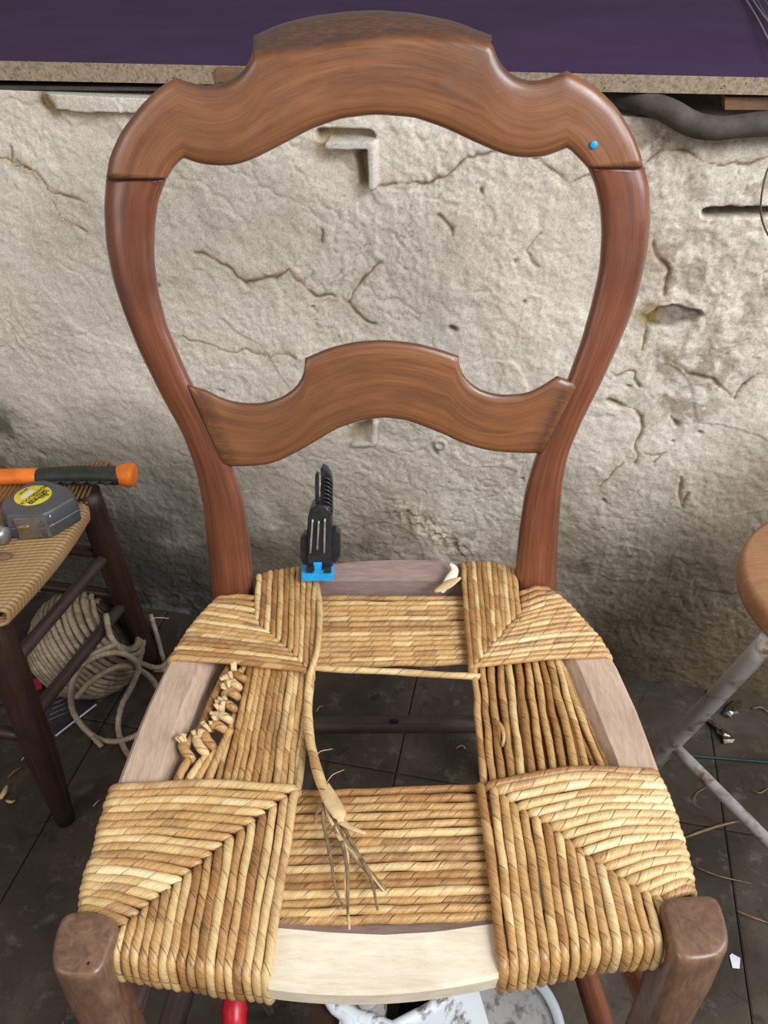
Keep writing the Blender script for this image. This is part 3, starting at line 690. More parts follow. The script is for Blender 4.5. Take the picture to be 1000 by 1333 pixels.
# ------------------------------------------------ rush cords
ZC = .4560
def jit(p, a=.0006): return Vector((p.x+random.uniform(-a, a), p.y+random.uniform(-a, a), p.z+random.uniform(-a, a)*.6))
def cord(pts, r=.0031, mat=None, j=.0005, name='cord', parent=None, n=9):
    q = catmull(pts, .022); q = [q[0]]+[jit(p, j) for p in q[1:-1]]+[q[-1]]
    rr = r*random.uniform(.93, 1.09); ph = random.uniform(0, 6)
    o = link(name, MB().tube(q, rr, n, .0032, pitch=.019, amp=.07, taper=lambda t: 1+.06*math.sin(t*17+ph)), mat or RUSH, parent or chair)
    return o
def mpick(*w):
    x = random.random()
    return RUSH_P if x < w[0] else (RUSH_B if x < w[0]+w[1] else RUSH)
def front_v(b, M, end_top, mat, r):
    """runs from under the front rail over its front edge to the mitre"""
    f = P(b[0], b[1]-5, .437); m = P(M[0], M[1], ZC)
    e = Vector((f.x, f.y+.004, ZC-.001)); d = (m-e).normalized()
    k = m-d*(.000 if end_top else .003)
    pts = [Vector((f.x, f.y+.018, .421)), Vector((f.x, f.y+.004, .4225)), Vector((f.x, f.y-.0005, .430)), Vector((f.x, f.y-.0002, .446)), e+Vector((0, 0, -.0005)), e+d*.008+Vector((0, 0, .0006)), e.lerp(k, .5)+Vector((0, 0, .0012)), k-d*.005+Vector((0, 0, .0004)), k+Vector((0, 0, -.0015)), k+d*.002+Vector((0, 0, -.008))]
    return cord(pts, r, mat)
def side_h(E, M, end_top, mat, r, sgn, bow=0):
    e = P(E[0], E[1], ZC-.001); m = P(M[0], M[1], ZC); d = (e-m).normalized(); k = m+d*(0 if end_top else .003)
    mid = P((E[0]+M[0])/2, (E[1]+M[1])/2-bow, ZC+.0012); L = (e-k).length
    pts = [k-d*.002+Vector((0, 0, -.008)), k+Vector((0, 0, -.0015)), k+d*min(.005, L*.2)+Vector((0, 0, .0003))]
    if L > .03: pts.append(mid)
    ee = e-Vector((sgn*.0045, 0, 0))
    pts += [ee-d*.006+Vector((0, 0, .0008)), ee, e+Vector((-sgn*.0010, 0, -.004)), e+Vector((-sgn*.0008, 0, -.014)), e+Vector((-sgn*.0018, 0, -.028)), e+Vector((-sgn*.012, 0, -.034))]
    return cord(pts, r, mat)
# front left corner
b_ = [(157, 1268), (200, 1276), (260, 1285), (310, 1293), (349, 1297)]
M_ = [(163, 1201), (182, 1183), (205, 1164), (232, 1146), (262, 1119), (283, 1104), (300, 1088), (322, 1073), (345, 1055), (365, 1041), (383, 1027)]
E_ = [(103, 1183), (106, 1160), (112, 1132), (123, 1100), (130, 1068), (144, 1026)]
n = 17
for k in range(n):
    t = k/(n-1); M = poly(M_, t)
    front_v(poly(b_, t), (M[0]+2, M[1]), False, mpick(.12, .30), .00345)
    side_h(poly(E_, t), M, True, mpick(.35, .12), .0034, -1, 3+3*t)
# front right corner
b_ = [(653, 1285), (700, 1277), (740, 1267), (790, 1257), (866, 1252)]
M_ = [(626, 1023), (650, 1030), (661, 1045), (673, 1053), (692, 1063), (717, 1079), (742, 1098), (768, 1120), (800, 1141), (827, 1158), (857, 1170)]
E_ = [(857, 1006), (871, 1035), (882, 1066), (892, 1100), (899, 1126), (905, 1158)]
for k in range(n):
    t = k/(n-1); M = poly(M_, t)
    front_v(poly(b_, t), M, True, mpick(.30, .16), .00345)
    side_h(poly(E_, t), (M[0]+5, M[1]), False, mpick(.62, .06), lerp(.0037, .0034, t), 1, lerp(11, 2, t))
# rear corners
def rear_v(T_, M, mat, r, end_top=True):
    f = P(T_[0], T_[1], ZC+.0015); m = P(M[0], M[1], ZC); d = (m-f).normalized(); k = m if end_top else m-d*.003
    pts = [Vector((f.x, f.y-.005, .421)), Vector((f.x, f.y+.002, .424)), Vector((f.x, f.y+.0035, .437)), f+Vector((0, .002, -.005)), f+Vector((0, -.002, 0)), f+d*.009+Vector((0, 0, .0005)), f.lerp(k, .55)+Vector((0, 0, .001)), k-d*.004, k+Vector((0, 0, -.002)), k+d*.002+Vector((0, 0, -.009))]
    return cord(pts, r, mat)
T_ = [(338, 750), (352, 745), (375, 741), (393, 739), (411, 740)]
M_ = [(335, 805), (345, 818), (358, 828), (370, 839), (383, 850), (393, 863), (406, 874)]
nv = 11
for k in range(nv): rear_v(poly(T_, k/(nv-1)), poly(M_, k/(nv-1)), mpick(.2, .22), .0030)
E_ = [(281, 779), (262, 797), (247, 815), (233, 835), (220, 856)]
Mh = [(338, 779), (336, 804), (345, 818), (358, 828), (370, 839), (383, 850), (393, 862), (403, 872)]
nh = 15
for k in range(nh):
    t = k/(nh-1); side_h(poly(E_, t), poly(Mh, t), False, mpick(.25, .16), .0029, -1, 2)
T_ = [(603, 734), (616, 732), (640, 733), (656, 736), (668, 741)]
M_ = [(613, 868), (622, 860), (634, 842), (647, 830), (658, 815), (675, 800)]
for k in range(nv): rear_v(poly(T_, k/(nv-1)), poly(M_, k/(nv-1)), mpick(.08, .42), .0030)
E_ = [(718, 767), (736, 780), (754, 798), (771, 817), (785, 833), (796, 853)]
Mh = [(676, 772), (677, 798), (660, 815), (649, 830), (636, 842), (624, 858), (615, 866)]
for k in range(nh):
    t = k/(nh-1); side_h(poly(E_, t), poly(Mh, t), False, mpick(.22, .22), .0029, 1, 3)
# bridging cords, upper and lower layer
def bridge(p, q, z, mat, r, wob=.0007, sagpx=0):
    a = P(*p, z); b = P(*q, z); c1 = P(lerp(p[0], q[0], .33), lerp(p[1], q[1], .33)+sagpx+random.uniform(-1, 1), z+random.uniform(-.0012, .0012)); c2 = P(lerp(p[0], q[0], .67), lerp(p[1], q[1], .67)+sagpx+random.uniform(-1, 1), z+random.uniform(-.0012, .0012))
    cord([a, c1, c2, b], r*1.06, mat, wob)
ZB = .4488
for k in range(14):                                   # rear
    t = k/13; yl = lerp(779, 868, t); yr = lerp(780, 862, t)+random.uniform(-1, 1)
    bridge((398, yl), (622, yr), ZB-.001+random.uniform(-.002, .001), mpick(.15, .32), .0029)
    if k < 13: bridge((398, yl+4), (622, yr+3), .4400, RUSH_B, .0030)
cord([P(405, 869, .452), P(430, 871, .4515), P(520, 875, .450), P(600, 880, .4515), P(625, 881, .447)], .0028, RUSH_P, .0003)
for k in range(16):                                   # front
    t = k/15; yl = lerp(1034, 1200, t); yr = lerp(1026, 1192, t)
    bridge((355, yl+random.uniform(-1, 1)), (655, yr+random.uniform(-1, 1)), ZB+random.uniform(-.0012, .0012), mpick(.30, .15), .0030)
    if k < 15: bridge((355, yl+6), (655, yr+5), .4395, RUSH_B, .0031)
for k in range(11):                                   # left
    t = k/10; bridge((lerp(329, 405, t), 856), (lerp(292, 386, t)-2, 1045), ZB+random.uniform(-.001, .001), mpick(.15, .36), .0030)
    if k < 10: bridge((lerp(331, 404, t)+3, 856), (lerp(295, 384, t)+4, 1045), .4395, RUSH_B, .0031)
xt = [616, 626, 637, 649, 660, 672, 683, 694, 703, 712, 722]; xb = [626, 638, 650, 664, 677, 692, 706, 721, 737, 752, 768]
for k in range(11):                                   # right
    bridge((xt[k], 845), (xb[k]+4, 1030), ZB+random.uniform(-.002, .001), mpick(.03, .62), .0029)
    if k < 10: bridge((xt[k]+5, 845), (xb[k]+10, 1030), .4395, RUSH_B, .0031)
bridge((724, 850), (795, 1030), .446, RUSH, .0027); bridge((712, 850), (782, 1020), .441, RUSH_B, .0028); bridge((733, 868), (803, 1020), .442, RUSH, .0027)
# edge strands that cross at the inner corners
cord([P(411, 750, .456), P(417, 800, .4605), P(412, 850, .4615), P(403, 880, .4560), P(399, 920, .452), P(392, 1000, .4515), P(385, 1035, .451)], .0029, RUSH_P, .0003)
link('rush_tuft', MB().tube([P(645, 940, .453), P(652, 945, .4575), P(656, 958, .456), P(654, 972, .451)], .0024, 8, .003, taper=lambda t: 1-.5*t), RUSH, chair)['label'] = 'short rush end poking out between the right cords'
for q in (((575, 771), (584, 757), (592, 742), (586, 733)), ((566, 770), (578, 764), (590, 757), (600, 752))):   # pale rush ends at rear rail
    pts = [P(x, y, .459+.002*i) for i, (x, y) in enumerate(q)]
    link('rush_end', MB().tube(pts, .0052, 8, .003, taper=lambda t: max(.12, math.sin(math.pi*(.12+.8*t))), flat=.25), WHITELEAF if q[0][0] == 575 else LEAF, chair)
# knotted ends at left
kn = [(244, 975, 'v'), (262, 968, 'v'), (272, 960, 'v'), (283, 948, 'h'), (290, 936, 'h'), (296, 921, 'h'), (300, 905, 'h'), (302, 893, 'h'), (309, 883, 'h')]
for i, (x, y, d) in enumerate(kn):
    c = P(x, y, .449); mb = MB()
    if d == 'h': pts = [P(x-8, y+3, .446), P(x-7, y-2, .452), P(x, y-4, .4545), P(x+8, y+1, .453), P(x+9, y+5, .447)]
    else: pts = [P(x-5, y-12, .447), P(x-6, y-4, .4525), P(x-1, y+5, .454), P(x+6, y+14, .451), P(x+4, y+18, .445)]
    mb.tube(pts, .0036, 9, .0025, pitch=.012, amp=.15, taper=lambda t: .75+.35*math.sin(math.pi*t))
    o = link('knot', mb, (RUSH, RUSH_P, RUSH_B)[i % 3], chair)
    mb = MB()
    for q in range(4):
        a = c+Vector((random.uniform(-.004, .002), random.uniform(0, .004), .004)); an = random.uniform(1.4, 3.6)
        e = a+Vector((math.cos(an)*.006, math.sin(an)*.007, random.uniform(.003, .007)))
        mb.tube([a, a.lerp(e, .5)+Vector((0, 0, .001)), e], .0021, 6, .002, taper=lambda t: .6+.5*t, flat=.4)
    link('frayed_end', mb, LEAF if i % 2 else GREYLEAF if 'GREYLEAF' in globals() else LEAF, o)
for p, q, z in (((229, 1022), (248, 985), .452), ((241, 1025), (268, 985), .450), ((252, 1025), (285, 975), .448), ((268, 1025), (300, 950), .450), ((300, 865), (262, 950), .4475), ((262, 950), (240, 975), .4475), ((318, 868), (304, 892), .449), ((283, 1030), (306, 930), .444)):
    m = P((p[0]+q[0])/2-2, (p[1]+q[1])/2, z+.002); cord([P(*p, z), m, P(*q, z)], .0034, random.choice([RUSH, RUSH_P, RUSH_B]), .0004)
# working end hanging over the seat
tl = cord([P(404, 868, .452), P(403, 900, .452), P(401, 935, .455), P(405, 970, .460), P(413, 1003, .464), P(420, 1025, .466), P(428, 1045, .466)], .0038, RUSH, .0003, 'working_end')
tl['label'] = 'loose working end of rush, untwisted and frayed'
link('rush_skin', MB().tube([P(421, 1022, .467), P(430, 1040, .4685), P(441, 1058, .469), P(444, 1070, .468)], .0060, 10, .003, flat=.35, taper=lambda t: .75+.25*math.sin(3*t) if t < .9 else .45), LEAF, tl)
link('rush_skin', MB().tube([P(442, 1068, .465), P(458, 1078, .467), P(476, 1085, .466)], .0030, 8, .003, flat=.35, taper=lambda t: 1-.6*t), LEAF, tl)
fb = [[(424, 1040), (438, 1080), (462, 1115), (498, 1160)], [(428, 1040), (444, 1085), (470, 1120), (502, 1157)], [(422, 1042), (432, 1070), (455, 1105), (500, 1160)], [(430, 1046), (446, 1075), (475, 1125), (503, 1158)], [(426, 1040), (440, 1088), (466, 1122), (494, 1154)],
      [(420, 1045), (422, 1075), (431, 1120), (438, 1160), (449, 1183)], [(438, 1085), (452, 1110), (450, 1150), (455, 1210)], [(470, 1118), (482, 1140), (488, 1165), (492, 1185)], [(419, 1050), (410, 1062), (412, 1072)], [(445, 1095), (452, 1130), (453, 1180), (453, 1200)]]
for i, q in enumerate(fb):
    pts = [P(x, y, .464-.004*min(1, k/3)+.0006*(i % 3)) for k, (x, y) in enumerate(q)]
    link('fibre', MB().tube(pts, .0017 if i < 5 else .0015, 6, .004, flat=.5, pitch=.02, amp=.3, taper=lambda t: 1-.45*t), FIBRE if i % 2 else LEAF if i in (2, 6) else FIBRE, tl)
for a, b in (((195, 807), (212, 805)), ((410, 985), (425, 975)), ((425, 1020), (440, 1002))):
    link('stray_fibre', MB().tube([P(*a, .462), P((a[0]+b[0])/2, (a[1]+b[1])/2-2, .463), P(b[0]+8, b[1], .458)], .00025, 5, .004), LEAF, chair)

# ================================================================ CLAMP
base_pt = P(413, 757, .463)
clamp = thing('spring_clamp', 'black hand clamp with blue pads gripping the rear seat rail', 'clamp', tuple(base_pt))
cpn = Vector((0, -1, .28))
def K(px, py, off=0): return onplane(px, py, base_pt, cpn, off)
def slab(px_poly, o0, o1, inset=.0012, n=None):
    front = [K(x, y, o0) for x, y in px_poly]; backp = [K(x, y, o0)-cpn.normalized()*(o1-o0) for x, y in px_poly]
    c = sum(front, Vector())/len(front); cb = sum(backp, Vector())/len(backp)
    f2 = [p+(c-p).normalized()*inset for p in front]; f1 = [p-cpn.normalized()*inset for p in front]
    b1 = [p+cpn.normalized()*inset for p in backp]; b2 = [p+(cb-p).normalized()*inset for p in backp]
    return MB().loft([f2, f1, b1, b2])
link('jaw_pad', slab([(392, 757), (392, 746), (408, 743), (408, 733), (419, 733), (419, 743), (434, 737), (434, 757)], -.006, .008), BLUE, clamp, True, 35)['label'] = 'blue plastic jaw pad'
link('jaw_pad', slab([(392, 748), (408, 744), (419, 744), (434, 748), (434, 738), (392, 738)][::-1], .020, .026), BLUE, clamp, True, 35)
link('body', slab([(400, 744), (399, 700), (401, 672), (405, 663), (413, 658), (424, 659), (430, 665), (432, 690), (432, 742), (424, 745), (422, 735), (406, 735), (405, 745)][::-1], -.004, .022, .002), BLACK, clamp, True, 40)
for x0, y0, x1, y1 in ((407, 676, 404, 720), (415, 678, 413, 716), (423, 675, 422, 720)):
    link('rib', MB().tube([K(x0, y0, -.0055), K((x0+x1)/2, (y0+y1)/2, -.0058), K(x1, y1, -.0055)], .0010, 8, .004), GREYM, clamp)
link('knob', slab([(391, 703), (396, 697), (401, 697), (401, 736), (395, 736), (391, 728)][::-1], .002, .016), BLACK, clamp, True, 40)
link('knob', slab([(431, 692), (437, 690), (443, 697), (443, 724), (438, 733), (431, 735)][::-1], .002, .016), BLACK, clamp, True, 40)
hd = slab([(417, 665), (417, 640), (418, 625), (417, 612), (420, 608), (426, 611), (431, 619), (433, 630), (433, 670)][::-1], .002, .014, .0014)
hn = link('handle', hd, BLACK, clamp, True, 40)
for k in range(9):
    y = 624+k*5.2; link('grip_rib', MB().tube([K(421, y-3, .0008), K(427, y-1, -.0006), K(432, y+4, .001)], .0011, 6, .002), BLACK, hn)
link('bar', slab([(410, 662), (410, 620), (412, 615), (415, 617), (415, 662)][::-1], .004, .009, .0005), BLACK, clamp, True, 40)
for x in (404, 427):
    link('pivot', slab([(x-5, 738), (x+4, 738), (x+4, 747), (x-5, 747)][::-1], -.0095, -.004, .0015), BLACK, clamp, True, 40)

# ================================================================ LEFT LOW STOOL WITH STRAW SEAT
LF, RF = P(86, 1068, 0), P(193, 862, 0)
ZS = .36
LTop, RTop = P(-20, 782, ZS-.01), P(112, 640, ZS+.006)
stool = thing('straw_stool', 'low dark wooden stool with worn straw seat, tools lying on it', 'stool', (-.55, .75, 0))
def tap(a, b): return lambda t: lerp(a, b, t)
def taper_leg(A, Bf, r0, r1):
    A = Vector(A); Bf = Vector(Bf); d = (Bf-A).normalized()
    pts = [A, A.lerp(Bf, .3), A.lerp(Bf, .75), Bf]; mb = MB().tube(pts, r0, 14, .03, taper=lambda t: 1.0 if t < .68 else lerp(1.0, r1/r0, (t-.68)/.32)); return mb
link('leg', taper_leg(RTop, RF, .0185, .016), WOOD_DARK, stool)
link('leg', taper_leg(LTop, LF, .0200, .012), WOOD_DARK, stool)
sh = Vector((-.30, .05, 0)); link('leg', taper_leg(RTop+sh, RF+sh, .0185, .013), WOOD_DARK, stool); link('leg', taper_leg(LTop+sh, LF+sh, .019, .012), WOOD_DARK, stool)
def rung(p0, p1, A0, A1, r, m=WOOD_RUNG): link('rung', MB().tube([near(*p0, *A0), near(*p1, *A1)], r, 12, .03), m, stool)
rung((131, 722), (28, 862), (RTop, RF), (LTop, LF), .0085)
rung((153, 786), (58, 930), (RTop, RF), (LTop, LF), .0085)
for (px, py), AB in (((125, 727), (RTop, RF)), ((140, 783), (RTop, RF)), ((30, 966), (LTop, LF))):
    a = near(px, py, *AB); link('rung', MB().tube([a, a+sh], .0085, 12, .03), WOOD_DARK, stool)
# straw seat: fine cords as one mesh, wrapping over the near right edge
edge0, edge1 = P(112, 655, ZS), P(2, 792, ZS); ns_ = 34; mb = MB()
ldir = (P(0, 700, ZS)-P(90, 690, ZS)).normalized()
for k in range(ns_):
    t = k/(ns_-1); e = edge0.lerp(edge1, t); bulge = .007*math.sin(math.pi*t); e = e+Vector((bulge, 0, 0))
    if t < .06: e += Vector((-.006*(1-t/.06), 0, 0))
    d = ldir; out = -d
    pts = [e+out*-.30+Vector((0, 0, .000)), e-out*.10+Vector((0, 0, .001)), e-out*.03, e+out*.002+Vector((0, 0, -.003)), e+out*.004+Vector((0, 0, -.012)), e+Vector((0, 0, -.022)), e-out*.02+Vector((0, 0, -.026))]
    mb.tube(pts, .0030, 6, .009)
o = link('straw_seat', mb, RUSH_OLD, stool); o['kind'] = 'stuff'; o['label'] = 'worn golden straw weave wrapped over the seat edge'
mb = MB()
for k in range(22):
    a = P(104-k*7, 625-k*.3+2, ZS+.003)+Vector((0, 0, 0)); c_ = edge0+ldir*(k*.0062)+Vector((0, .004, .003))
    a = c_+Vector((.004, .085, .0)); mb.tube([c_+Vector((0, -.004, -.004)), c_+Vector((0, .010, .001)), a, a+Vector((0, .004, -.012))], .0030, 6, .01)
o = link('straw_seat', mb, RUSH_B, stool); o['kind'] = 'stuff'
mb = MB(); q = [P(104, 650, ZS-.014), P(-3, 785, ZS-.014), P(-3, 785, ZS-.014)+ldir*.28, P(104, 650, ZS-.014)+ldir*.28+Vector((0, .06, 0)), P(104, 650, ZS-.014)+Vector((0, .07, 0))]
mb.loft([[p+Vector((0, 0, -.006)) for p in q], [p+Vector((0, 0, .010)) for p in q]]); link('seat_frame', mb, WOOD_DARK, stool, False)
# hammer handle
ZH = ZS+.022
hp = lambda x, y, z=ZH: P(x, y, z)
ham = thing('hammer', 'hammer with orange and black rubber grip lying across the straw stool', 'hammer', tuple(hp(60, 620)-Vector((0, 0, .016))))
def oval(pts, rs, mat, name, parent, lab=None, fl=.8):
    rs = [q*1.32 for q in rs]; c = [Vector(p) for p in pts]; rings = []
    for i, p in enumerate(c):
        d = (c[min(i+1, len(c)-1)]-c[max(i-1, 0)]).normalized(); side = d.cross(Vector((0, 0, 1))).normalized(); up_ = side.cross(d)
        rings.append([p+side*math.cos(a)*rs[i]+up_*math.sin(a)*rs[i]*fl for a in [2*math.pi*k/16 for k in range(16)]])
    o = link(name, MB().loft(rings), mat, parent)
    if lab: o['label'] = lab
    return o
oval([hp(-140, 624), hp(-60, 623), hp(20, 620), hp(46, 620), hp(52, 620)], [.0085, .009, .0093, .0093, .006], ORANGE, 'handle', ham, 'orange front of grip')
oval([hp(45, 620), hp(52, 620), hp(75, 619), hp(100, 618), hp(125, 618), hp(150, 619), hp(162, 620)], [.006, .0096, .0098, .0105, .0098, .0108, .0095], DARKR, 'grip', ham, 'dark rubber grip', .85)
oval([hp(143, 616), hp(150, 618), hp(160, 618), hp(170, 618), hp(175, 618), hp(176, 618)], [.005, .0095, .0125, .0142, .0125, .009], ORANGE, 'butt', ham, 'orange flared butt end with hole', .85)
for k in range(5): link('grip_groove', MB().tube([hp(62+k*17, 627, ZH+.004), hp(70+k*17, 629, ZH+.003), hp(78+k*17, 627, ZH+.004)], .0022, 8, .003, taper=lambda t: .3+math.sin(math.pi*t)), DARKR, ham)
link('butt_hole', MB().sphere(hp(160, 613, ZH+.0098), .0032, 8, 6, (1.5, .8, .3)), INK, ham)
# hammer head, out to the left on the seat
a = hp(-150, 624); link('head', MB().tube([a+Vector((0, -.05, 0)), a+Vector((0, .05, 0))], .014, 12, .02), GREYM, ham)
# second tool: round steel face poking in at left
c0 = P(8, 698, ZS+.016); t2 = tag(link('steel_punch', MB().tube([c0+Vector((-.16, .03, 0)), c0+Vector((-.03, .006, 0)), c0+Vector((-.003, .001, 0)), c0+Vector((.000, 0, 0))], .0125, 16, .01, taper=lambda t: 1.0 if t < .97 else .88), GREYM), 'round grey metal tool end beside tape measure on straw stool', 'tool')
# tape measure
ZT = ZS+.0035; hT = .036
tape = thing('tape_measure', 'grey tape measure with round yellow label on the straw stool', 'tape measure', tuple(P(45, 680, ZT)))
topz = ZT+hT
tp = [(2, 652), (38, 626), (58, 624), (88, 633), (96, 640), (97, 648), (62, 668), (52, 671), (8, 672), (0, 664)]
top = [P(x, y, topz) for x, y in tp]; ct = sum(top, Vector())/len(top)
def shr(L, s, z): return [Vector((ct.x+(p.x-ct.x)*s, ct.y+(p.y-ct.y)*s, z)) for p in L]
link('case', MB().loft([shr(top, .97, ZT), shr(top, 1.02, ZT+.003), shr(top, 1.03, ZT+hT*.45), shr(top, 1.0, ZT+hT*.5), shr(top, 1.03, ZT+hT*.55), shr(top, 1.0, topz-.003), shr(top, .94, topz)]), GREYP, tape, True, 30)
fe = [P(62, 668, topz-.003), P(20, 672, topz-.003)]
a, b = fe; a2 = Vector((a.x, a.y, ZT+.003)); b2 = Vector((b.x, b.y, ZT+.003)); o_ = Vector((.0, -.0075, 0))
link('front_plate', MB().loft([[a+o_, b+o_, b2+o_, a2+o_], [a, b, b2, a2]]), CHROME, tape, False)['label'] = 'shiny metal front'
link('lock_button', MB().box(b.lerp(a, .22)+Vector((0, -.006, -.016)), (.014, .008, .013), None, .002), BRASS, tape, True, 30)['label'] = 'brass coloured end hook'
a3 = P(65, 668, topz-.004); link('hinge_strip', MB().tube([a3+Vector((0, -.003, 0)), Vector((a3.x, a3.y-.003, ZT+.004))], .0016, 8, .006), PAPERW, tape)
lc = P(43, 645, topz); RL = .0225
ring = lambda r, z: [Vector((lc.x+math.cos(q)*r, lc.y+math.sin(q)*r*.92, z)) for q in [2*math.pi*k/32 for k in range(32)]]
lb = link('label_disc', MB().loft([ring(RL, topz-.001), ring(RL, topz+.0004), ring(RL*.96, topz+.0008)]), YELLOW, tape, True, 30); lb['label'] = 'yellow printed label'

def text(s, loc, size, rot, mat, parent):
    cu = bpy.data.curves.new('t', 'FONT'); cu.body = s; cu.size = size; cu.align_x = 'CENTER'; cu.align_y = 'CENTER'; cu.extrude = .0001
    to = bpy.data.objects.new('t', cu); C.objects.link(to); dg = bpy.context.evaluated_depsgraph_get(); dg.update()
    m2 = bpy.data.meshes.new_from_object(to.evaluated_get(dg)); bpy.data.objects.remove(to)
    mb = MB(); ca, sa = math.cos(rot), math.sin(rot)
    mb.add([(loc[0]+v.co.x*ca-v.co.y*sa, loc[1]+v.co.x*sa+v.co.y*ca, loc[2]+v.co.z) for v in m2.vertices], [tuple(p.vertices) for p in m2.polygons])
    return link('lettering', mb, mat, parent, False)
dd_ = P(40, 656, topz)-P(66, 636, topz); rt = math.atan2(dd_.y, dd_.x)
u_ = Vector((math.cos(rt), math.sin(rt), 0)); v_ = Vector((-math.sin(rt), math.cos(rt), 0)); zt_ = Vector((0, 0, .0013))
c1 = lc-u_*.0 - v_*-.011
text('8m', lc+v_*.0150-u_*.004+zt_, .0085, rt, INK, lb)
q = lc+v_*.0088+zt_*.8; link('logo_bar', MB().box(q, (.031, .0072, .0004), __import__('mathutils').Matrix.Rotation(rt, 3, 'Z'), .0001), INK, lb, False)
text('STANLEY', q+Vector((0, 0, .0005)), .0074, rt, YELLOW, lb)
text('POWERLOCK', lc+v_*.0010+zt_, .0072, rt, INK, lb)
link('label_patch', MB().box(lc-v_*.0075+u_*.002+Vector((0, 0, .0009)), (.019, .0070, .0004), __import__('mathutils').Matrix.Rotation(rt, 3, 'Z')), PALE, lb, False)
text('8m/26ft', lc-v_*.0155+zt_, .0042, rt, INK, lb)
tag(link('bark_crumb', MB().sphere(P(4, 724, ZS+.006), .009, 8, 6, (1.3, .8, .4)), OLDWOOD), 'small reddish-brown wood crumb on front of straw stool seat', 'wood chip')

# ================================================================ ROPE COIL
rc = P(98, 880, .0); cc = Vector((-.452, .855, .085))
rope = thing('rope_coil', 'coil of twisted grey-beige paper rope on floor behind straw stool', 'rope', (cc.x, cc.y, 0))
ax = Vector((.80, .22, .55)).normalized(); e1 = ax.cross(Vector((0, 1, 0))).normalized(); e2 = ax.cross(e1)
pts = []; turns = 15
for lay in range(3):
    R0 = .083-.0085*lay
    for k in range(turns*14+1):
        a = 2*math.pi*k/14; h = -.062+.124*(k/(turns*14)) if lay % 2 == 0 else .062-.124*(k/(turns*14))
        bul = R0*(1-.35*(abs(h)/.062)**2)+random.uniform(-.0015, .0015)
        p = cc+ax*(h+random.uniform(-.001, .001))+e1*math.cos(a)*bul+e2*math.sin(a)*bul; p.z = max(p.z, .0045); pts.append(p)
link('rope', MB().tube(pts, .0038, 6, .012, pitch=.014, amp=.22, strands=3), ROPE, rope)
lops = [[(152, 838, .15), (125, 850, .155), (107, 866, .14), (93, 895, .09), (96, 928, .035), (120, 957, .004), (150, 965, .004), (185, 952, .004), (215, 915, .004)],
        [(95, 872, .14), (130, 853, .155), (160, 851, .14), (180, 866, .11), (172, 892, .07), (158, 920, .03), (154, 950, .004), (165, 980, .004), (185, 1000, .004)],
        [(100, 908, .10), (125, 882, .135), (160, 867, .12), (190, 877, .07), (208, 900, .03), (222, 930, .004)],
        [(138, 800, .17), (145, 830, .16), (165, 852, .12), (190, 866, .05), (210, 868, .015), (225, 852, .004)],
        [(196, 800, .03), (205, 830, .006), (210, 850, .004), (215, 870, .004), (200, 872, .006)]]
for q in lops: link('loose_loop', MB().tube([P(*p) for p in q], .0038, 7, .005, pitch=.014, amp=.22, strands=3), ROPE, rope)
tag(link('rope_scrap', MB().tube([P(120, 958, .003), P(127, 966, .006), P(133, 972, .003)], .0032, 6, .003, pitch=.01, amp=.3, strands=3), ROPE), 'short frayed rope scrap on floor inside the loose rope loop', 'rope scrap')

# ================================================================ LEAFLET, RED BOX, DEBRIS
q = [(72, 958), (125, 917), (108, 900), (40, 905), (35, 930)]
pts = [P(x, y, .003) for x, y in q]; lf_ = thing('leaflet', 'dark printed leaflet with white edge on floor under straw stool', 'leaflet', tuple(pts[0]))
link('page', MB().loft([[p+Vector((0, 0, -.002)) for p in pts], [p+Vector((0, 0, .0012)) for p in pts]]), LEAFLET, lf_, False)
e = (pts[1]-pts[0]); nrm = Vector((e.y, -e.x, 0)).normalized()*.0022
link('white_edge', MB().loft([[pts[0], pts[1], pts[1]+nrm, pts[0]+nrm], [p+Vector((0, 0, .0016)) for p in (pts[0], pts[1], pts[1]+nrm, pts[0]+nrm)]]), PAPERW, lf_, False)
for k in range(5):
    a = P(62+k*3, 938-k*7.5, .0046); b = P(92+k*3-k*4, 925-k*6, .0046)
    link('print_line', MB().tube([a, b], .0006, 4, .02, flat=.3), GREYM, lf_)
tag(link('red_card', MB().loft([[P(x, y, z) for x, y in ((38, 893), (44, 900), (55, 896), (52, 883), (44, 884))] for z in (.004, .010)]), RED, None, False), 'small bright red card piece on floor behind front stool leg', 'card')
# straw bits, shavings
def bit(pts, r, mat, name, label, cat, z=.002, fl=.5, grp=None):
    return tag(link(name, MB().tube([P(x, y, z+(.002 if 0 < i < len(pts)-1 else 0)) for i, (x, y) in enumerate(pts)], r, 6, .004, flat=fl, taper=lambda t: .5+.6*math.sin(math.pi*min(1, t+.1))), mat), label, cat, grp)
bit([(890, 1091), (912, 1083), (940, 1074), (975, 1066)], .0018, FIBRE, 'rush_strand', 'brown twisted rush strand on floor right of the seat weave', 'rush strand', .003, 1)
bit([(958, 1185), (975, 1192), (1005, 1203)], .0010, FIBRE, 'straw', 'pale straight straw on floor near right edge above the white paper', 'straw')
bit([(905, 1128), (935, 1140), (978, 1150)], .0008, FIBRE, 'straw', 'long hair-thin dark straw right of the lower woven corner', 'straw')
bit([(926, 1022), (908, 1032), (904, 1045), (912, 1052)], .0006, FIBRE, 'straw', 'small hooked straw below the thin stool stretcher', 'straw')
bit([(978, 1028), (990, 1032), (1002, 1024)], .0009, FIBRE, 'straw', 'curved tan straw at right edge below green cord', 'straw')
bit([(980, 922), (992, 921), (1004, 930)], .0018, FIBRE, 'straw', 'brown straw curl at right edge beside the foil wrapper', 'straw')
bit([(412, 926), (416, 920), (422, 919)], .0007, LEAF, 'straw', 'tiny curved straw above rear rung seen through seat opening', 'straw')
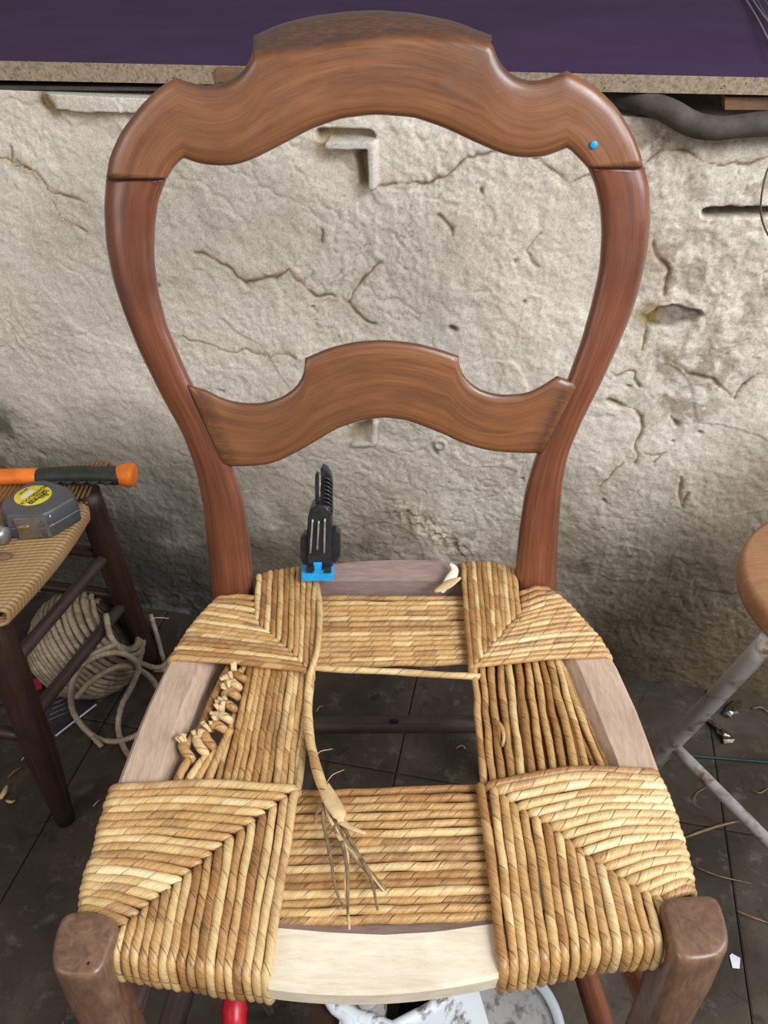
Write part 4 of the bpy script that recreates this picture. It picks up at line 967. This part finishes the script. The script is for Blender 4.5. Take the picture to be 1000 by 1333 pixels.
bit([(594, 974), (602, 970), (606, 975)], .0008, LEAF, 'straw', 'tiny hooked straw below rear rung at right of seat opening', 'straw')
bit([(28, 990), (34, 982), (36, 980)], .0007, PAPERW, 'straw', 'thin white sliver on floor left of front stool leg', 'straw')
bit([(10, 1012), (20, 1003), (30, 998)], .0018, OLDWOOD, 'wood_shaving', 'reddish-brown shaving on floor left of front stool leg', 'shaving')
bit([(0, 1040), (6, 1030), (9, 1022)], .0038, LEAF, 'wood_shaving', 'crumpled yellow shaving on floor at left edge', 'shaving', .004)
bit([(8, 1042), (15, 1044), (20, 1041)], .0022, LEAF, 'wood_shaving', 'small flat yellow shaving right of the crumpled one at left', 'shaving', .003)
bit([(121, 1050), (126, 1044), (130, 1041)], .0008, LEAF, 'straw', 'short pale straw on floor right of front stool leg', 'straw')
q = [(950, 1244), (953, 1241), (964, 1247), (963, 1261), (954, 1260)]
tag(link('paper_scrap', MB().loft([[P(x, y, z) for x, y in q] for z in (.0008, .0018)]), PAPERW, None, False), 'torn white paper scrap on floor beside right front leg', 'paper scrap')
tag(link('green_cord', MB().tube([P(x, y, .003) for x, y in ((870, 979), (905, 984), (950, 988), (1010, 993), (1080, 1000))], .0022, 8, .01), GREEN), 'thin dark green cord across the floor at right', 'cord')
# foil
def crumple(ring, name, label, z0=.002, h=.012):
    random.seed(len(label)); c = Vector((sum(p[0] for p in ring)/len(ring), sum(p[1] for p in ring)/len(ring), 0)); mb = MB(); rows = []
    for s in (1, .7, .4, .1):
        rows.append([P(lerp(c.x, x, s), lerp(c.y, y, s), z0+(1-s)*h+random.uniform(0, .006)) for x, y in ring])
    bot = [P(x, y, .001) for x, y in ring]
    mb.loft([bot]+rows); return tag(link(name, mb, FOIL, None, False), label, 'wrapper')
crumple([(940, 930), (948, 918), (957, 912), (967, 911), (966, 921), (964, 930), (952, 934)], 'foil_wrapper', 'crumpled shiny silver foil piece farther from the leg of the round stool')
crumple([(916, 936), (922, 930), (938, 943), (950, 952), (957, 962), (954, 967), (943, 968), (946, 960), (934, 954), (930, 942)], 'foil_wrapper', 'long twisted gold-silver foil wrapper beside leg of the round stool', .002, .009)

# ================================================================ ROUND STOOL AT RIGHT
rs = thing('round_stool', 'round wooden stool seat on worn white painted legs at right edge', 'stool', (.47, .59, 0))
sc_ = Vector((.483, .592, .45)); RS = .122
rg = lambda r, z: [Vector((sc_.x+math.cos(a)*r, sc_.y+math.sin(a)*r, z)) for a in [2*math.pi*k/56 for k in range(56)]]
link('seat', MB().loft([rg(RS*.93, .422), rg(RS*.985, .425), rg(RS, .431), rg(RS, .443), rg(RS*.985, .449), rg(RS*.95, .451)]), STOOLW, rs, True, 50)
tA, tB = P(1003, 832, .425), P(800, 1047, 0)
link('leg', MB().tube([tA, tB], .0102, 14, .03), LEGP, rs)
o2_ = Vector((2*sc_.x-tA.x, 0, 0))
lg2a, lg2b = Vector((sc_.x+.02, sc_.y-.075, .425)), Vector((.475, .455, 0))
lg3a, lg3b = Vector((sc_.x+.07, sc_.y+.05, .425)), Vector((.64, .70, 0))
s0 = near(880, 973, tA, tB); s1 = P(1090, 1186, s0.z-.01)
lg2b = Vector((s1.x+.03, s1.y-.01, 0))
link('leg', MB().tube([lg2a, s1, lg2b], .0102, 14, .03), LEGP, rs)
link('leg', MB().tube([lg3a, lg3b], .0102, 14, .03), LEGP, rs)
link('stretcher', MB().tube([s0, s1], .0068, 12, .03), LEGP, rs)
s2 = lg3a.lerp(lg3b, .72); link('stretcher', MB().tube([s1, s2], .0068, 12, .03), LEGP, rs)

# ================================================================ THINGS UNDER THE SEAT
# white painted cast metal stand
ms = thing('metal_stand', 'chipped white painted metal stand with dark openings under the front rail', 'metal stand', tuple(P(570, 1330, .0)))
zt = .25
def plate(pxs, z, th, mat, name, holes=None, lab=None):
    a = [P(x, y, z) for x, y in pxs]; o = link(name, MB().loft([[p-Vector((0, 0, th)) for p in a][::1], a]), mat, ms, False)
    if lab: o['label'] = lab
    return o
mb = MB()
def bar(pxs, z, r, name='rim', mat=WHITEP): link(name, MB().tube([P(x, y, z) for x, y in pxs], r, 10, .006), mat, ms)
bar([(420, 1280), (428, 1300), (437, 1314), (450, 1325), (452, 1350)], zt, .005)
bar([(437, 1314), (452, 1314), (463, 1322), (490, 1330), (510, 1338), (545, 1345)], zt, .0055)
bar([(510, 1338), (535, 1325), (560, 1312), (573, 1300), (582, 1280)], zt, .005)
plate([(445, 1318), (470, 1326), (500, 1336), (560, 1312), (580, 1278), (620, 1278), (640, 1345), (560, 1400), (440, 1400), (440, 1340)], zt+.001, .05, WHITEP, 'casting', None, 'white chipped casting')
plate([(424, 1270), (582, 1270), (572, 1318), (505, 1342), (440, 1322)], zt-.06, .01, INK, 'cavity', None, 'black plate for the shade inside')  # black plate paints the shade inside the openings
plate([(404, 1280), (422, 1280), (440, 1330), (444, 1400), (408, 1400)], zt-.008, .16, WOOD_DARK, 'side_panel', None, 'dark brown flank')
c = P(478, 1303, zt+.001)
hexr = lambda r, z: [Vector((c.x+math.cos(a)*r, c.y+math.sin(a)*r, z)) for a in [2*math.pi*k/12 for k in range(12)]]
bo = link('bolt', MB().loft([hexr(.017, zt-.05), hexr(.017, zt-.004), hexr(.015, zt)]), RUBBLE, ms, True, 35); bo['label'] = 'rusty bolt between openings'
link('bolt_head', MB().loft([hexr(.009, zt), hexr(.009, zt+.007), hexr(.007, zt+.008)]), RUBBLE, bo, True, 35)
a = [P(610, 1278, zt), P(700, 1278, zt-.02), P(712, 1292, zt-.022), P(735, 1345, zt-.03), P(735, 1400, zt-.03), P(640, 1400, zt)]
link('slope', MB().loft([[p-Vector((0, 0, .03)) for p in a], a]), RUBBLE, ms, False)['label'] = 'rough grey sloping side'
link('rim', MB().tube([P(698, 1276, zt-.018), P(714, 1296, zt-.019), P(728, 1330, zt-.024), P(738, 1400, zt-.03)], .0045, 10, .006), WHITEP, ms)
cst = P(570, 1390, 0)
link('pedestal', legloft((cst.x, P(560, 1330, .2).y, zt-.06), (cst.x, P(560, 1330, .2).y, 0), .045, .07), RUBBLE, ms)
# red handle
a = P(306, 1292, .26); b_l = P(306, 1345, .26)
rd = thing('red_handled_tool', 'bright red tool handle under the lower left woven corner', 'tool', (a.x, a.y-.02, 0))
link('handle', MB().tube([a+Vector((0, .03, -.02)), a, P(305, 1325, .255), P(304, 1360, .25)], .0105, 14, .008, taper=lambda t: 1+.08*math.sin(t*30)), RED, rd)
link('shaft', MB().tube([a+Vector((0, .03, -.02)), a+Vector((0, .06, -.16)), a+Vector((0, .08, -.258))], .004, 10, .02), GREYM, rd)
